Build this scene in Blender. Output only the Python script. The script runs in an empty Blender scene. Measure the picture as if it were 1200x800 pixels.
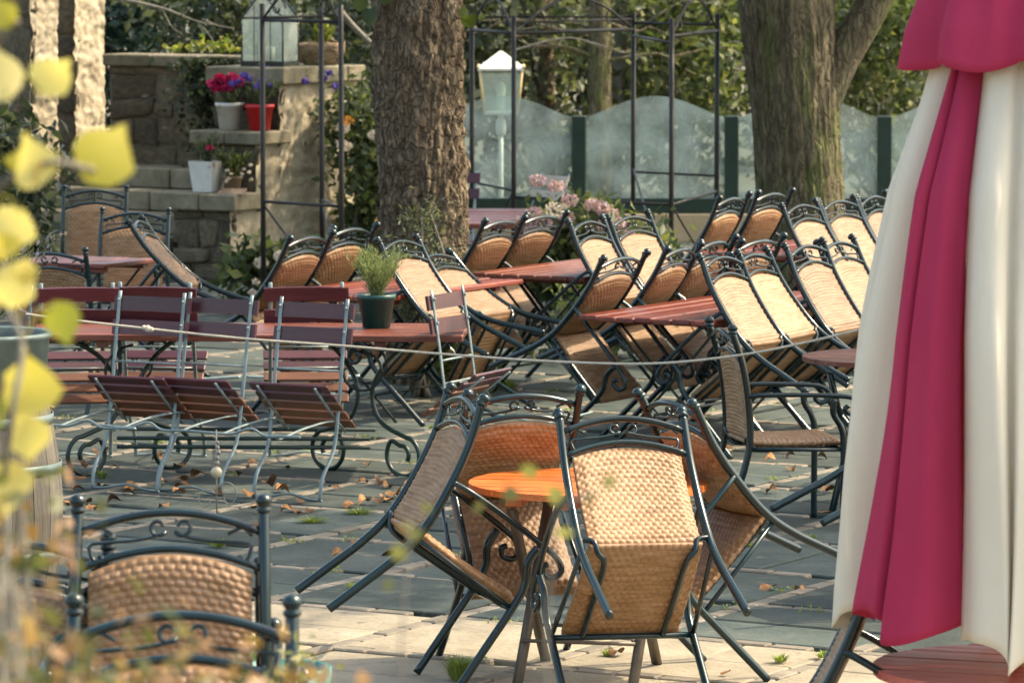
import bpy, math, random
import numpy as np
from mathutils import Vector, Matrix
rad = math.radians
sc = bpy.context.scene
COL = sc.collection
random.seed(7); RNG = np.random.default_rng(7)

# ------------------------------------------------------------------ camera, sky, sun, exposure
CAMH = 2.83; FPX = 5400.0; PITCH = 480.0/5400.0
cam = bpy.data.cameras.new('camera'); cam.lens = 162.0; cam.sensor_width = 36.0
cam.clip_start = 0.5; cam.clip_end = 2000
cam.dof.use_dof = True; cam.dof.focus_distance = 17.8; cam.dof.aperture_fstop = 10.0
camo = bpy.data.objects.new('camera', cam); COL.objects.link(camo)
camo.location = (0, 0, CAMH); camo.rotation_euler = (math.pi/2-PITCH, 0, 0)
sc.camera = camo

SUN_EL = 50.0
SUN_AZ = math.atan2(0.97, 0.22)            # measured from +Y towards +X
sd = Vector((math.sin(SUN_AZ)*math.cos(rad(SUN_EL)), math.cos(SUN_AZ)*math.cos(rad(SUN_EL)), math.sin(rad(SUN_EL))))
w = bpy.data.worlds.new('World'); sc.world = w; w.use_nodes = True
nt = w.node_tree; nt.nodes.clear()
sky = nt.nodes.new('ShaderNodeTexSky'); sky.sky_type = 'NISHITA'; sky.sun_disc = False
sky.sun_elevation = rad(SUN_EL); sky.sun_rotation = SUN_AZ
sky.air_density = 1.0; sky.dust_density = 4.0; sky.ozone_density = 0.6
bg = nt.nodes.new('ShaderNodeBackground'); bg.inputs['Strength'].default_value = 0.15
out = nt.nodes.new('ShaderNodeOutputWorld')
nt.links.new(sky.outputs[0], bg.inputs[0]); nt.links.new(bg.outputs[0], out.inputs[0])
sun = bpy.data.lights.new('sun', 'SUN'); sun.energy = 2.1; sun.angle = rad(0.53); sun.color = (1.0, 0.87, 0.73)
suno = bpy.data.objects.new('sun', sun); COL.objects.link(suno)
suno.rotation_euler = (-sd).to_track_quat('-Z', 'Y').to_euler()
sc.view_settings.view_transform = 'Standard'; sc.view_settings.look = 'None'
sc.view_settings.use_white_balance = True; sc.view_settings.white_balance_temperature = 7300; sc.view_settings.white_balance_tint = 3
sc.view_settings.gamma = 1.0; sc.view_settings.exposure = 1.7

# ------------------------------------------------------------------ positions read off the photograph
def ray(px, py):
    a = (px-600)/FPX; b = (400-py)/FPX
    return Vector((a, math.cos(PITCH)+b*math.sin(PITCH), -math.sin(PITCH)+b*math.cos(PITCH)))
def gp(px, py, z=0.0):
    r = ray(px, py); t = (z-CAMH)/r.z
    return Vector((r.x*t, r.y*t, z))
def at(px, py, d):
    r = ray(px, py); t = d/r.y
    return Vector((r.x*t, d, CAMH+r.z*t))
U = Vector((0.5, 0.866, 0)); V = Vector((0.866, -0.5, 0))      # the two directions of the terrace paving
def uv(o, a, b, z=0.0): return Vector((o[0], o[1], 0)) + V*a + U*b + Vector((0, 0, z))

# ------------------------------------------------------------------ mesh helpers
def mk(name, vf, smooth=True):
    v, f = vf
    m = bpy.data.meshes.new(name); m.from_pydata([tuple(p) for p in v], [], f)
    if smooth:
        m.polygons.foreach_set('use_smooth', [True]*len(m.polygons))
    m.update(); return m
def mk_np(name, verts, faces, smooth=False):
    """verts (n,3), faces (m,k)"""
    m = bpy.data.meshes.new(name); k = faces.shape[1]; n = len(faces)
    m.vertices.add(len(verts)); m.vertices.foreach_set('co', np.asarray(verts, np.float32).ravel())
    m.loops.add(n*k); m.loops.foreach_set('vertex_index', faces.astype(np.int32).ravel())
    m.polygons.add(n); m.polygons.foreach_set('loop_start', np.arange(0, n*k, k, dtype=np.int32))
    m.polygons.foreach_set('loop_total', np.full(n, k, np.int32))
    if smooth: m.polygons.foreach_set('use_smooth', np.ones(n, bool))
    m.update(calc_edges=True); m.validate(); return m
def obj(name, me, mat, parent=None, loc=None, rot=None, scale=None):
    o = bpy.data.objects.new(name, me); COL.objects.link(o)
    if mat is not None and len(me.materials) == 0: me.materials.append(mat)
    if parent is not None: o.parent = parent
    if loc is not None: o.location = loc
    if rot is not None: o.rotation_euler = rot
    if scale is not None: o.scale = scale
    return o
def tag(o, label, cat, group=None, kind=None):
    if label: o['label'] = label
    if cat: o['category'] = cat
    if group: o['group'] = group
    if kind: o['kind'] = kind
    return o
def thing(name, label, cat, loc=(0, 0, 0), rot=(0, 0, 0), group=None):
    o = bpy.data.objects.new(name, None); COL.objects.link(o)
    o.empty_display_size = 0.1; o.location = loc; o.rotation_euler = rot
    return tag(o, label, cat, group)
def join(*parts):
    V_, F_ = [], []
    for v, f in parts:
        k = len(V_); V_ += list(v); F_ += [tuple(i+k for i in q) for q in f]
    return V_, F_
def xf(vf, M):
    return [M @ Vector(p) for p in vf[0]], vf[1]
def spline(pts, n=6):
    P = [Vector(p) for p in pts]; out_ = []
    for i in range(len(P)-1):
        p0 = P[max(i-1, 0)]; p1 = P[i]; p2 = P[i+1]; p3 = P[min(i+2, len(P)-1)]
        for k in range(n):
            t = k/n
            out_.append(0.5*((2*p1)+(p2-p0)*t+(2*p0-5*p1+4*p2-p3)*t*t+(3*p1-p0-3*p2+p3)*t*t*t))
    out_.append(P[-1]); return out_
def tube(path, r, n=8, sy=1.0):
    P = [Vector(p) for p in path]; m = len(P)
    R = r if hasattr(r, '__len__') else [r]*m
    T = []
    for i in range(m):
        t = P[min(i+1, m-1)]-P[max(i-1, 0)]
        T.append(t.normalized() if t.length > 1e-9 else Vector((0, 0, 1)))
    a = Vector((1, 0, 0)) if abs(T[0].x) < 0.8 else Vector((0, 1, 0))
    N = (a - T[0]*a.dot(T[0])).normalized()
    vs, fs = [], []
    for i in range(m):
        N = (N - T[i]*N.dot(T[i])).normalized(); B = T[i].cross(N)
        for k in range(n):
            q = 2*math.pi*k/n
            vs.append(P[i] + N*(math.cos(q)*R[i]) + B*(math.sin(q)*R[i]*sy))
    for i in range(m-1):
        for k in range(n):
            fs.append((i*n+k, i*n+(k+1) % n, (i+1)*n+(k+1) % n, (i+1)*n+k))
    fs.append(tuple(range(n-1, -1, -1))); fs.append(tuple((m-1)*n+k for k in range(n)))
    return vs, fs
def cbox(x0, x1, y0, y1, z0, z1, b=0.004):
    """box with chamfered edges, 24 vertices"""
    X = (x0, x1); Y = (y0, y1); Z = (z0, z1); vs = []; idx = {}
    for i in (0, 1):
        for j in (0, 1):
            for k in (0, 1):
                si, sj, sk = (1, -1)[i], (1, -1)[j], (1, -1)[k]
                for ax in range(3):
                    p = [X[i]+si*b, Y[j]+sj*b, Z[k]+sk*b]; p[ax] = (X[i], Y[j], Z[k])[ax]
                    idx[(i, j, k, ax)] = len(vs); vs.append(tuple(p))
    fs = []
    for ax in range(3):
        o1, o2 = [(1, 2), (2, 0), (0, 1)][ax]
        for s in (0, 1):
            q = []
            for a, c in ((0, 0), (1, 0), (1, 1), (0, 1)):
                ijk = [0, 0, 0]; ijk[ax] = s; ijk[o1] = a; ijk[o2] = c
                q.append(idx[(*ijk, ax)])
            fs.append(tuple(q) if s else tuple(q[::-1]))
    cen = Vector(((x0+x1)/2, (y0+y1)/2, (z0+z1)/2))
    def addf(q):
        a, b_, c = (Vector(vs[q[0]]), Vector(vs[q[1]]), Vector(vs[q[2]]))
        n_ = (b_-a).cross(c-a); m_ = sum((Vector(vs[i]) for i in q), Vector())/len(q)-cen
        fs.append(tuple(q) if n_.dot(m_) > 0 else tuple(q[::-1]))
    for ax in range(3):
        o1, o2 = [(1, 2), (2, 0), (0, 1)][ax]
        for a in (0, 1):
            for c in (0, 1):
                p, q = [0, 0, 0], [0, 0, 0]
                p[o1] = q[o1] = a; p[o2] = q[o2] = c; q[ax] = 1
                addf([idx[(*p, o1)], idx[(*q, o1)], idx[(*q, o2)], idx[(*p, o2)]])
    for i in (0, 1):
        for j in (0, 1):
            for k in (0, 1):
                addf([idx[(i, j, k, 0)], idx[(i, j, k, 1)], idx[(i, j, k, 2)]])
    return vs, fs
def lathe(prof, n=24):
    vs, fs = [], []
    for r, z in prof:
        for k in range(n):
            q = 2*math.pi*k/n; vs.append((r*math.cos(q), r*math.sin(q), z))
    for i in range(len(prof)-1):
        for k in range(n):
            fs.append((i*n+k, i*n+(k+1) % n, (i+1)*n+(k+1) % n, (i+1)*n+k))
    return vs, fs
def ball(c, r, n=8, m=6):
    prof = [(max(1e-4, r*math.sin(math.pi*i/m)), -r*math.cos(math.pi*i/m)) for i in range(m+1)]
    v, f = lathe(prof, n); return [Vector(p)+Vector(c) for p in v], f
def extr(poly, z0, z1):
    n = len(poly)
    vs = [(x, y, z0) for x, y in poly]+[(x, y, z1) for x, y in poly]
    fs = [tuple(range(n-1, -1, -1)), tuple(range(n, 2*n))]
    fs += [(i, (i+1) % n, n+(i+1) % n, n+i) for i in range(n)]
    return vs, fs
_h = RNG.random((64, 64, 64)).astype(np.float32)
def vnoise(p):
    """value noise on (n,3)"""
    i = np.floor(p).astype(int); f = p-i; f = f*f*(3-2*f); r = 0
    for dx in (0, 1):
        for dy in (0, 1):
            for dz in (0, 1):
                wgt = (f[:, 0] if dx else 1-f[:, 0])*(f[:, 1] if dy else 1-f[:, 1])*(f[:, 2] if dz else 1-f[:, 2])
                r = r+wgt*_h[(i[:, 0]+dx) % 64, (i[:, 1]+dy) % 64, (i[:, 2]+dz) % 64]
    return r-0.5

# ------------------------------------------------------------------ materials
MATS = {}
def newmat(name):
    m = bpy.data.materials.new(name); m.use_nodes = True; MATS[name] = m
    t = m.node_tree; b = t.nodes['Principled BSDF']; return m, t, b
def N(t, typ, **kw):
    n = t.nodes.new(typ)
    for k, v in kw.items():
        if k in n.inputs: n.inputs[k].default_value = v
        else: setattr(n, k, v)
    return n
def ramp(t, stops):
    r = t.nodes.new('ShaderNodeValToRGB'); e = r.color_ramp.elements
    while len(e) < len(stops): e.new(0.5)
    for i, (p, c) in enumerate(stops):
        e[i].position = p; e[i].color = (*c, 1)
    return r
def surf(name, stops, scale=6.0, detail=6.0, rough=0.7, metallic=0.0, bump=0.0, bscale=30.0, stretch=(1, 1, 1), rand=0.0,
         spec=0.5, coat=0.0, wear=None, distort=0.0, roughvar=0.0):
    """noise-coloured surface; rand = brightness change from one object to the next; wear = (colour, threshold, scale)"""
    m, t, b = newmat(name); L = t.links
    tc = N(t, 'ShaderNodeTexCoord'); mp = N(t, 'ShaderNodeMapping'); mp.inputs['Scale'].default_value = stretch
    oi = N(t, 'ShaderNodeObjectInfo')
    ad = N(t, 'ShaderNodeVectorMath', operation='MULTIPLY_ADD')
    ad.inputs[1].default_value = (1, 1, 1)
    L.new(tc.outputs['Object'], ad.inputs[0]); 
    sc_ = N(t, 'ShaderNodeMath', operation='MULTIPLY'); sc_.inputs[1].default_value = 37.0
    L.new(oi.outputs['Random'], sc_.inputs[0]); L.new(sc_.outputs[0], ad.inputs[2])
    L.new(ad.outputs[0], mp.inputs['Vector'])
    nz = N(t, 'ShaderNodeTexNoise', Scale=scale, Detail=detail, Roughness=0.6, Distortion=distort); L.new(mp.outputs[0], nz.inputs['Vector'])
    r = ramp(t, stops); L.new(nz.outputs['Fac'], r.inputs[0]); colr = r.outputs[0]
    if wear:
        n2 = N(t, 'ShaderNodeTexNoise', Scale=wear[2], Detail=8.0, Roughness=0.7); L.new(mp.outputs[0], n2.inputs['Vector'])
        r2 = ramp(t, [(wear[1]-0.05, (0, 0, 0)), (wear[1]+0.05, (1, 1, 1))]); L.new(n2.outputs['Fac'], r2.inputs[0])
        mx = N(t, 'ShaderNodeMix', data_type='RGBA'); L.new(r2.outputs[0], mx.inputs[0]); L.new(colr, mx.inputs[6])
        mx.inputs[7].default_value = (*wear[0], 1); colr = mx.outputs[2]
    if rand:
        hs = N(t, 'ShaderNodeHueSaturation'); mr = N(t, 'ShaderNodeMapRange')
        mr.inputs['To Min'].default_value = 1-rand; mr.inputs['To Max'].default_value = 1+rand
        L.new(oi.outputs['Random'], mr.inputs['Value']); L.new(mr.outputs[0], hs.inputs['Value']); L.new(colr, hs.inputs['Color']); colr = hs.outputs[0]
    L.new(colr, b.inputs['Base Color'])
    b.inputs['Roughness'].default_value = rough; b.inputs['Metallic'].default_value = metallic
    b.inputs['Specular IOR Level'].default_value = spec; b.inputs['Coat Weight'].default_value = coat
    if roughvar:
        mr2 = N(t, 'ShaderNodeMapRange'); mr2.inputs['To Min'].default_value = rough-roughvar; mr2.inputs['To Max'].default_value = rough+roughvar
        L.new(nz.outputs['Fac'], mr2.inputs['Value']); L.new(mr2.outputs[0], b.inputs['Roughness'])
    if bump:
        n3 = N(t, 'ShaderNodeTexNoise', Scale=bscale, Detail=8.0, Roughness=0.65); L.new(mp.outputs[0], n3.inputs['Vector'])
        bp = N(t, 'ShaderNodeBump', Strength=bump, Distance=0.02); L.new(n3.outputs['Fac'], bp.inputs['Height']); L.new(bp.outputs[0], b.inputs['Normal'])
    return m
def leafmat(name, stops, trans=0.35, rough=0.5, tcol=1.6):
    m, t, b = newmat(name); L = t.links
    g = N(t, 'ShaderNodeNewGeometry'); oi = N(t, 'ShaderNodeObjectInfo')
    ad = N(t, 'ShaderNodeMath', operation='ADD'); fr = N(t, 'ShaderNodeMath', operation='FRACT')
    L.new(g.outputs['Random Per Island'], ad.inputs[0]); L.new(oi.outputs['Random'], ad.inputs[1]); L.new(ad.outputs[0], fr.inputs[0])
    r = ramp(t, stops); L.new(fr.outputs[0], r.inputs[0]); L.new(r.outputs[0], b.inputs['Base Color'])
    b.inputs['Roughness'].default_value = rough; b.inputs['Specular IOR Level'].default_value = 0.4
    tr = N(t, 'ShaderNodeBsdfTranslucent'); gm = N(t, 'ShaderNodeMix', data_type='RGBA', blend_type='MULTIPLY')
    gm.inputs[0].default_value = 1.0; L.new(r.outputs[0], gm.inputs[6]); gm.inputs[7].default_value = (tcol, tcol*1.05, tcol*0.6, 1)
    L.new(gm.outputs[2], tr.inputs['Color'])
    mx = N(t, 'ShaderNodeMixShader'); mx.inputs[0].default_value = trans
    L.new(b.outputs[0], mx.inputs[1]); L.new(tr.outputs[0], mx.inputs[2])
    L.new(mx.outputs[0], t.nodes['Material Output'].inputs['Surface']); return m

M_frame = surf('painted_steel', [(0.3, (0.0015, 0.010, 0.012)), (0.7, (0.004, 0.020, 0.024))], scale=14, rough=0.2, roughvar=0.08, metallic=0.0, spec=0.5, rand=0.25, wear=((0.09, 0.06, 0.045), 0.70, 18))
M_wick = surf('wicker', [(0.25, (0.15, 0.066, 0.020)), (0.5, (0.265, 0.143, 0.064)), (0.8, (0.38, 0.235, 0.145))], scale=11, rough=0.42, spec=0.5, stretch=(1, 5, 5), rand=0.22, bump=0.25, bscale=60, wear=((0.20, 0.095, 0.04), 0.66, 3))
M_redwood = surf('red_wood', [(0.25, (0.10, 0.014, 0.010)), (0.55, (0.19, 0.034, 0.018)), (0.8, (0.30, 0.085, 0.045))], scale=5, stretch=(1, 12, 12), rough=0.36, roughvar=0.14, spec=0.6, rand=0.25, bump=0.25, bscale=25, wear=((0.33, 0.17, 0.11), 0.66, 6))
M_brownwood = surf('brown_red_wood', [(0.25, (0.085, 0.020, 0.012)), (0.55, (0.16, 0.045, 0.026)), (0.8, (0.27, 0.10, 0.06))], scale=5, stretch=(1, 12, 12), rough=0.38, roughvar=0.12, spec=0.5, rand=0.2, bump=0.2, bscale=25, wear=((0.42, 0.27, 0.18), 0.66, 5))
M_orange = surf('orange_wood', [(0.3, (0.33, 0.065, 0.012)), (0.5, (0.52, 0.125, 0.024)), (0.7, (0.66, 0.22, 0.06))], scale=7, stretch=(1, 18, 18), rough=0.38, roughvar=.15, spec=0.5, rand=0.16, bump=0.25, bscale=25, wear=((0.50, 0.27, 0.12), 0.68, 6))
M_slat = surf('wine_red_slats', [(0.25, (0.045, 0.008, 0.014)), (0.6, (0.075, 0.016, 0.022)), (0.85, (0.12, 0.034, 0.032))], scale=5, stretch=(1, 10, 10), rough=0.36, roughvar=0.1, spec=0.6, rand=0.25, bump=0.12, bscale=30, wear=((0.30, 0.15, 0.10), 0.72, 9))
M_slatund = surf('brown_slats', [(0.25, (0.085, 0.028, 0.014)), (0.7, (0.18, 0.070, 0.034))], scale=5, stretch=(1, 10, 10), rough=0.45, rand=0.2, bump=0.15, bscale=30)
M_steel = surf('pale_blue_steel', [(0.3, (0.15, 0.20, 0.205)), (0.7, (0.28, 0.34, 0.34))], scale=12, rough=0.42, metallic=0.25, rand=0.12, wear=((0.20, 0.13, 0.09), 0.70, 25))
M_green = surf('green_steel', [(0.3, (0.003, 0.018, 0.013)), (0.7, (0.007, 0.032, 0.023))], scale=10, rough=0.35, spec=0.6)
M_bronze = surf('bronze_legs', [(0.3, (0.075, 0.058, 0.042)), (0.7, (0.14, 0.11, 0.082))], scale=10, rough=0.45, metallic=0.2, spec=0.5)
M_iron = surf('rusty_iron', [(0.3, (0.010, 0.009, 0.008)), (0.62, (0.022, 0.017, 0.014)), (0.8, (0.10, 0.05, 0.026))], scale=9, rough=0.55, spec=0.5)
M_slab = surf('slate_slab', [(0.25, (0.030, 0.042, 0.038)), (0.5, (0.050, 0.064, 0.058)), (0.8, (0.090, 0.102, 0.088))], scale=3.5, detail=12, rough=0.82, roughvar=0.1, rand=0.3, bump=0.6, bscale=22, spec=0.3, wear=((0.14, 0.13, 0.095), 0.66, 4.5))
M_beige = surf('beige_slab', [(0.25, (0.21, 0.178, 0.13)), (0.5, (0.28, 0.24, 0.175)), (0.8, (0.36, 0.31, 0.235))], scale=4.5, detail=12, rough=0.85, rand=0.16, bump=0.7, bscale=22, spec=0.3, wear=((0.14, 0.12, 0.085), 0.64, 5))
M_sett = surf('pale_sett', [(0.25, (0.12, 0.105, 0.08)), (0.6, (0.20, 0.168, 0.128)), (0.85, (0.29, 0.245, 0.19))], scale=9, rough=0.8, rand=0.25, bump=0.4, bscale=30)
M_soil = surf('joint_soil', [(0.3, (0.075, 0.070, 0.052)), (0.6, (0.13, 0.115, 0.085)), (0.8, (0.085, 0.10, 0.045))], scale=14, rough=0.95, bump=0.5, bscale=40)
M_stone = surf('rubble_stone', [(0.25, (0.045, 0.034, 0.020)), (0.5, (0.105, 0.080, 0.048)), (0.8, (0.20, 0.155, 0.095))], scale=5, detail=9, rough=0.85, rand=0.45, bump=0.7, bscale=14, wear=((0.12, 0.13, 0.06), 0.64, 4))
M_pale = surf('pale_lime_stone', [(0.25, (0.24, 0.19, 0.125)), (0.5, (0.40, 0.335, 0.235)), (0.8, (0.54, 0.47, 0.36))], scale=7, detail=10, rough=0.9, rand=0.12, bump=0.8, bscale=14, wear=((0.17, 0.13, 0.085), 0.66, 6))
M_mortar = surf('mortar', [(0.3, (0.085, 0.068, 0.045)), (0.7, (0.17, 0.14, 0.10))], scale=9, rough=0.95, bump=0.7, bscale=30)
M_coping = surf('coping_stone', [(0.25, (0.10, 0.083, 0.050)), (0.5, (0.19, 0.162, 0.105)), (0.8, (0.31, 0.27, 0.19))], scale=5, detail=9, rough=0.85, rand=0.12, bump=0.5, bscale=20, wear=((0.13, 0.14, 0.06), 0.66, 4))
M_sand = surf('tan_wall', [(0.3, (0.34, 0.25, 0.15)), (0.7, (0.46, 0.36, 0.235))], scale=4, detail=8, rough=0.9, bump=0.4, bscale=25, rand=0.1)
M_bark1 = surf('brown_bark', [(0.3, (0.085, 0.060, 0.036)), (0.5, (0.165, 0.12, 0.074)), (0.7, (0.30, 0.23, 0.15))], scale=22, detail=12, rough=0.9, stretch=(1, 1, 0.6), bump=1.0, bscale=24, wear=((0.26, 0.21, 0.14), 0.66, 6))
M_bark2 = surf('mossy_bark', [(0.3, (0.06, 0.046, 0.026)), (0.5, (0.13, 0.104, 0.060)), (0.7, (0.22, 0.18, 0.11))], scale=22, detail=12, rough=0.92, stretch=(1, 1, 0.35), bump=0.9, bscale=22, wear=((0.13, 0.135, 0.045), 0.55, 4))
def plates(m, scale, stretch, depth):
    t = m.node_tree; b = t.nodes['Principled BSDF']; L = t.links
    tc = N(t, 'ShaderNodeTexCoord'); mp = N(t, 'ShaderNodeMapping'); mp.inputs['Scale'].default_value = stretch
    nz = N(t, 'ShaderNodeTexNoise', Scale=9.0, Detail=5.0); L.new(tc.outputs['Object'], nz.inputs['Vector'])
    ad = N(t, 'ShaderNodeVectorMath', operation='MULTIPLY_ADD'); ad.inputs[1].default_value = (.09, .09, .09)
    L.new(nz.outputs['Color'], ad.inputs[0]); L.new(tc.outputs['Object'], ad.inputs[2]); L.new(ad.outputs[0], mp.inputs['Vector'])
    vo = N(t, 'ShaderNodeTexVoronoi', feature='DISTANCE_TO_EDGE', Scale=scale); L.new(mp.outputs[0], vo.inputs['Vector'])
    mr = N(t, 'ShaderNodeMapRange'); mr.inputs['From Max'].default_value = .16; L.new(vo.outputs['Distance'], mr.inputs['Value'])
    old = b.inputs['Normal'].links[0].from_node
    bp = N(t, 'ShaderNodeBump', Strength=1.0, Distance=depth); L.new(mr.outputs[0], bp.inputs['Height']); L.new(old.outputs[0], bp.inputs['Normal'])
    L.new(bp.outputs[0], b.inputs['Normal'])
plates(M_bark1, 27, (1, 1, .42), .022); plates(M_bark2, 26, (1, 1, .16), .016)
M_barkg = surf('grey_bark', [(0.3, (0.10, 0.09, 0.07)), (0.7, (0.25, 0.23, 0.19))], scale=8, rough=0.9, stretch=(1, 1, 0.3), bump=0.6)
M_red = surf('raspberry_canvas', [(0.3, (0.47, 0.036, 0.105)), (0.7, (0.55, 0.055, 0.13))], scale=4, rough=0.8, spec=0.2, bump=0.30, bscale=9, stretch=(1, 1, .35))
M_cream = surf('cream_canvas', [(0.3, (0.80, 0.74, 0.61)), (0.7, (0.86, 0.81, 0.69))], scale=4, rough=0.82, spec=0.2, bump=0.30, bscale=9, stretch=(1, 1, .35), wear=((0.68, 0.60, 0.46), 0.68, 2.5))
for mm, cc in ((M_red, (0.58, 0.035, 0.12)), (M_cream, (0.84, 0.80, 0.70))):
    t = mm.node_tree; b = t.nodes['Principled BSDF']; tr = N(t, 'ShaderNodeBsdfTranslucent'); tr.inputs[0].default_value = (*cc, 1)
    mx = N(t, 'ShaderNodeMixShader'); mx.inputs[0].default_value = 0.32
    t.links.new(b.outputs[0], mx.inputs[1]); t.links.new(tr.outputs[0], mx.inputs[2]); t.links.new(mx.outputs[0], t.nodes['Material Output'].inputs['Surface'])
M_rope = surf('rope', [(0.3, (0.42, 0.36, 0.27)), (0.7, (0.58, 0.52, 0.42))], scale=40, rough=0.9)
M_teal = surf('teal_plastic', [(0.3, (0.008, 0.055, 0.050)), (0.7, (0.012, 0.075, 0.068))], scale=4, rough=0.4)
M_glaze = surf('teal_glaze', [(0.3, (0.012, 0.12, 0.105)), (0.7, (0.03, 0.20, 0.17))], scale=6, rough=0.18, spec=0.7)
M_potsoil = surf('potting_soil', [(0.3, (0.02, 0.015, 0.01)), (0.7, (0.06, 0.045, 0.03))], scale=30, rough=1.0, bump=0.6)
M_zinc = surf('zinc', [(0.3, (0.065, 0.10, 0.10)), (0.7, (0.13, 0.17, 0.165))], scale=7, rough=0.5, metallic=0.3)
M_stave = surf('barrel_oak', [(0.25, (0.065, 0.056, 0.044)), (0.6, (0.12, 0.105, 0.085)), (0.85, (0.19, 0.17, 0.14))], scale=5, stretch=(8, 8, 1), rough=0.85, rand=0.25, bump=0.4, bscale=20)
M_white = surf('white_enamel', [(0.3, (0.58, 0.55, 0.49)), (0.7, (0.72, 0.70, 0.65))], scale=6, rough=0.5, wear=((0.30, 0.13, 0.05), 0.62, 8))
M_wpaint = surf('white_paint', [(0.3, (0.70, 0.68, 0.62)), (0.7, (0.80, 0.78, 0.73))], scale=6, rough=0.4)
M_redpot = surf('red_pot', [(0.3, (0.45, 0.012, 0.018)), (0.7, (0.60, 0.025, 0.03))], scale=5, rough=0.35)
M_straw = surf('dry_wicker', [(0.3, (0.17, 0.11, 0.06)), (0.7, (0.38, 0.27, 0.16))], scale=20, rough=0.85, bump=0.7, bscale=40)
M_brass = surf('pale_gold_bar', [(0.3, (0.50, 0.36, 0.17)), (0.7, (0.66, 0.50, 0.28))], scale=8, rough=0.4)
M_dryleaf = surf('dry_leaf', [(0.3, (0.10, 0.042, 0.018)), (0.5, (0.23, 0.10, 0.032)), (0.75, (0.36, 0.23, 0.10))], scale=7, rough=0.8, rand=0.6)
M_tile = surf('old_tile', [(0.3, (0.16, 0.11, 0.07)), (0.7, (0.28, 0.20, 0.13))], scale=9, rough=0.8)
M_ball = surf('glass_ball', [(0.3, (0.45, 0.36, 0.22)), (0.7, (0.65, 0.56, 0.40))], scale=9, rough=0.2)
M_stakewire = surf('stake_wire', [(0.3, (0.22, 0.20, 0.17)), (0.7, (0.34, 0.31, 0.26))], scale=9, rough=0.5, metallic=0.4)
LG_dark = leafmat('dark_foliage', [(0.0, (0.018, 0.028, 0.015)), (0.5, (0.046, 0.062, 0.034)), (0.85, (0.10, 0.12, 0.065)), (1.0, (0.20, 0.21, 0.11))], trans=0.25)
LG_teal = leafmat('blue_green_foliage', [(0.0, (0.010, 0.024, 0.020)), (0.5, (0.022, 0.048, 0.038)), (1.0, (0.05, 0.085, 0.065))], trans=0.2)
LG_mid = leafmat('green_foliage', [(0.0, (0.034, 0.052, 0.020)), (0.5, (0.075, 0.10, 0.040)), (0.85, (0.15, 0.17, 0.07)), (1.0, (0.28, 0.27, 0.11))], trans=0.35)  # yellowish top stop paints sunlit leaves into the random leaf colour
LG_grey = leafmat('grey_green_foliage', [(0.0, (0.045, 0.060, 0.036)), (0.5, (0.095, 0.115, 0.068)), (1.0, (0.22, 0.23, 0.14))], trans=0.3)
LG_yel = leafmat('yellow_green_foliage', [(0.0, (0.06, 0.085, 0.02)), (0.5, (0.15, 0.18, 0.04)), (1.0, (0.33, 0.30, 0.07))], trans=0.45)
LG_crown = leafmat('canopy_foliage', [(0.0, (0.04, 0.07, 0.02)), (1.0, (0.10, 0.14, 0.04))], trans=0.3)
LG_olive = leafmat('olive_leaf', [(0.0, (0.14, 0.15, 0.05)), (1.0, (0.30, 0.28, 0.12))], trans=0.35, tcol=1.2)
LG_vine = leafmat('vine_leaf', [(0.0, (0.30, 0.30, 0.05)), (0.35, (0.60, 0.48, 0.09)), (0.75, (0.72, 0.60, 0.28)), (1.0, (0.64, 0.34, 0.04))], trans=0.45, tcol=1.1)
LG_herb = leafmat('herb_needles', [(0.0, (0.11, 0.14, 0.06)), (1.0, (0.30, 0.34, 0.18))], trans=0.3)
LG_grass = leafmat('grass_blades', [(0.0, (0.10, 0.15, 0.03)), (1.0, (0.28, 0.32, 0.09))], trans=0.35)
LG_autumn = leafmat('autumn_flowers', [(0.0, (0.05, 0.07, 0.02)), (0.3, (0.13, 0.13, 0.05)), (0.55, (0.32, 0.21, 0.09)), (0.8, (0.44, 0.27, 0.18)), (1.0, (0.26, 0.14, 0.04))], trans=0.35, tcol=1.2)
LG_pink = leafmat('pink_petals', [(0.0, (0.52, 0.30, 0.38)), (0.6, (0.66, 0.45, 0.48)), (1.0, (0.74, 0.62, 0.54))], trans=0.25, tcol=1.0)
LG_cream = leafmat('cream_petals', [(0.0, (0.66, 0.50, 0.44)), (1.0, (0.78, 0.72, 0.62))], trans=0.25, tcol=1.0)
LG_mag = leafmat('magenta_petals', [(0.0, (0.42, 0.008, 0.07)), (1.0, (0.62, 0.02, 0.14))], trans=0.3, tcol=1.0)
LG_viol = leafmat('violet_petals', [(0.0, (0.09, 0.05, 0.36)), (1.0, (0.20, 0.14, 0.55))], trans=0.3, tcol=1.0)
LG_lav = leafmat('lavender_spikes', [(0.0, (0.13, 0.14, 0.10)), (0.6, (0.22, 0.20, 0.28)), (1.0, (0.34, 0.30, 0.42))], trans=0.2, tcol=1.0)
LG_ora = leafmat('orange_petals', [(0.0, (0.70, 0.20, 0.03)), (1.0, (0.75, 0.42, 0.07))], trans=0.3, tcol=1.0)

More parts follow.
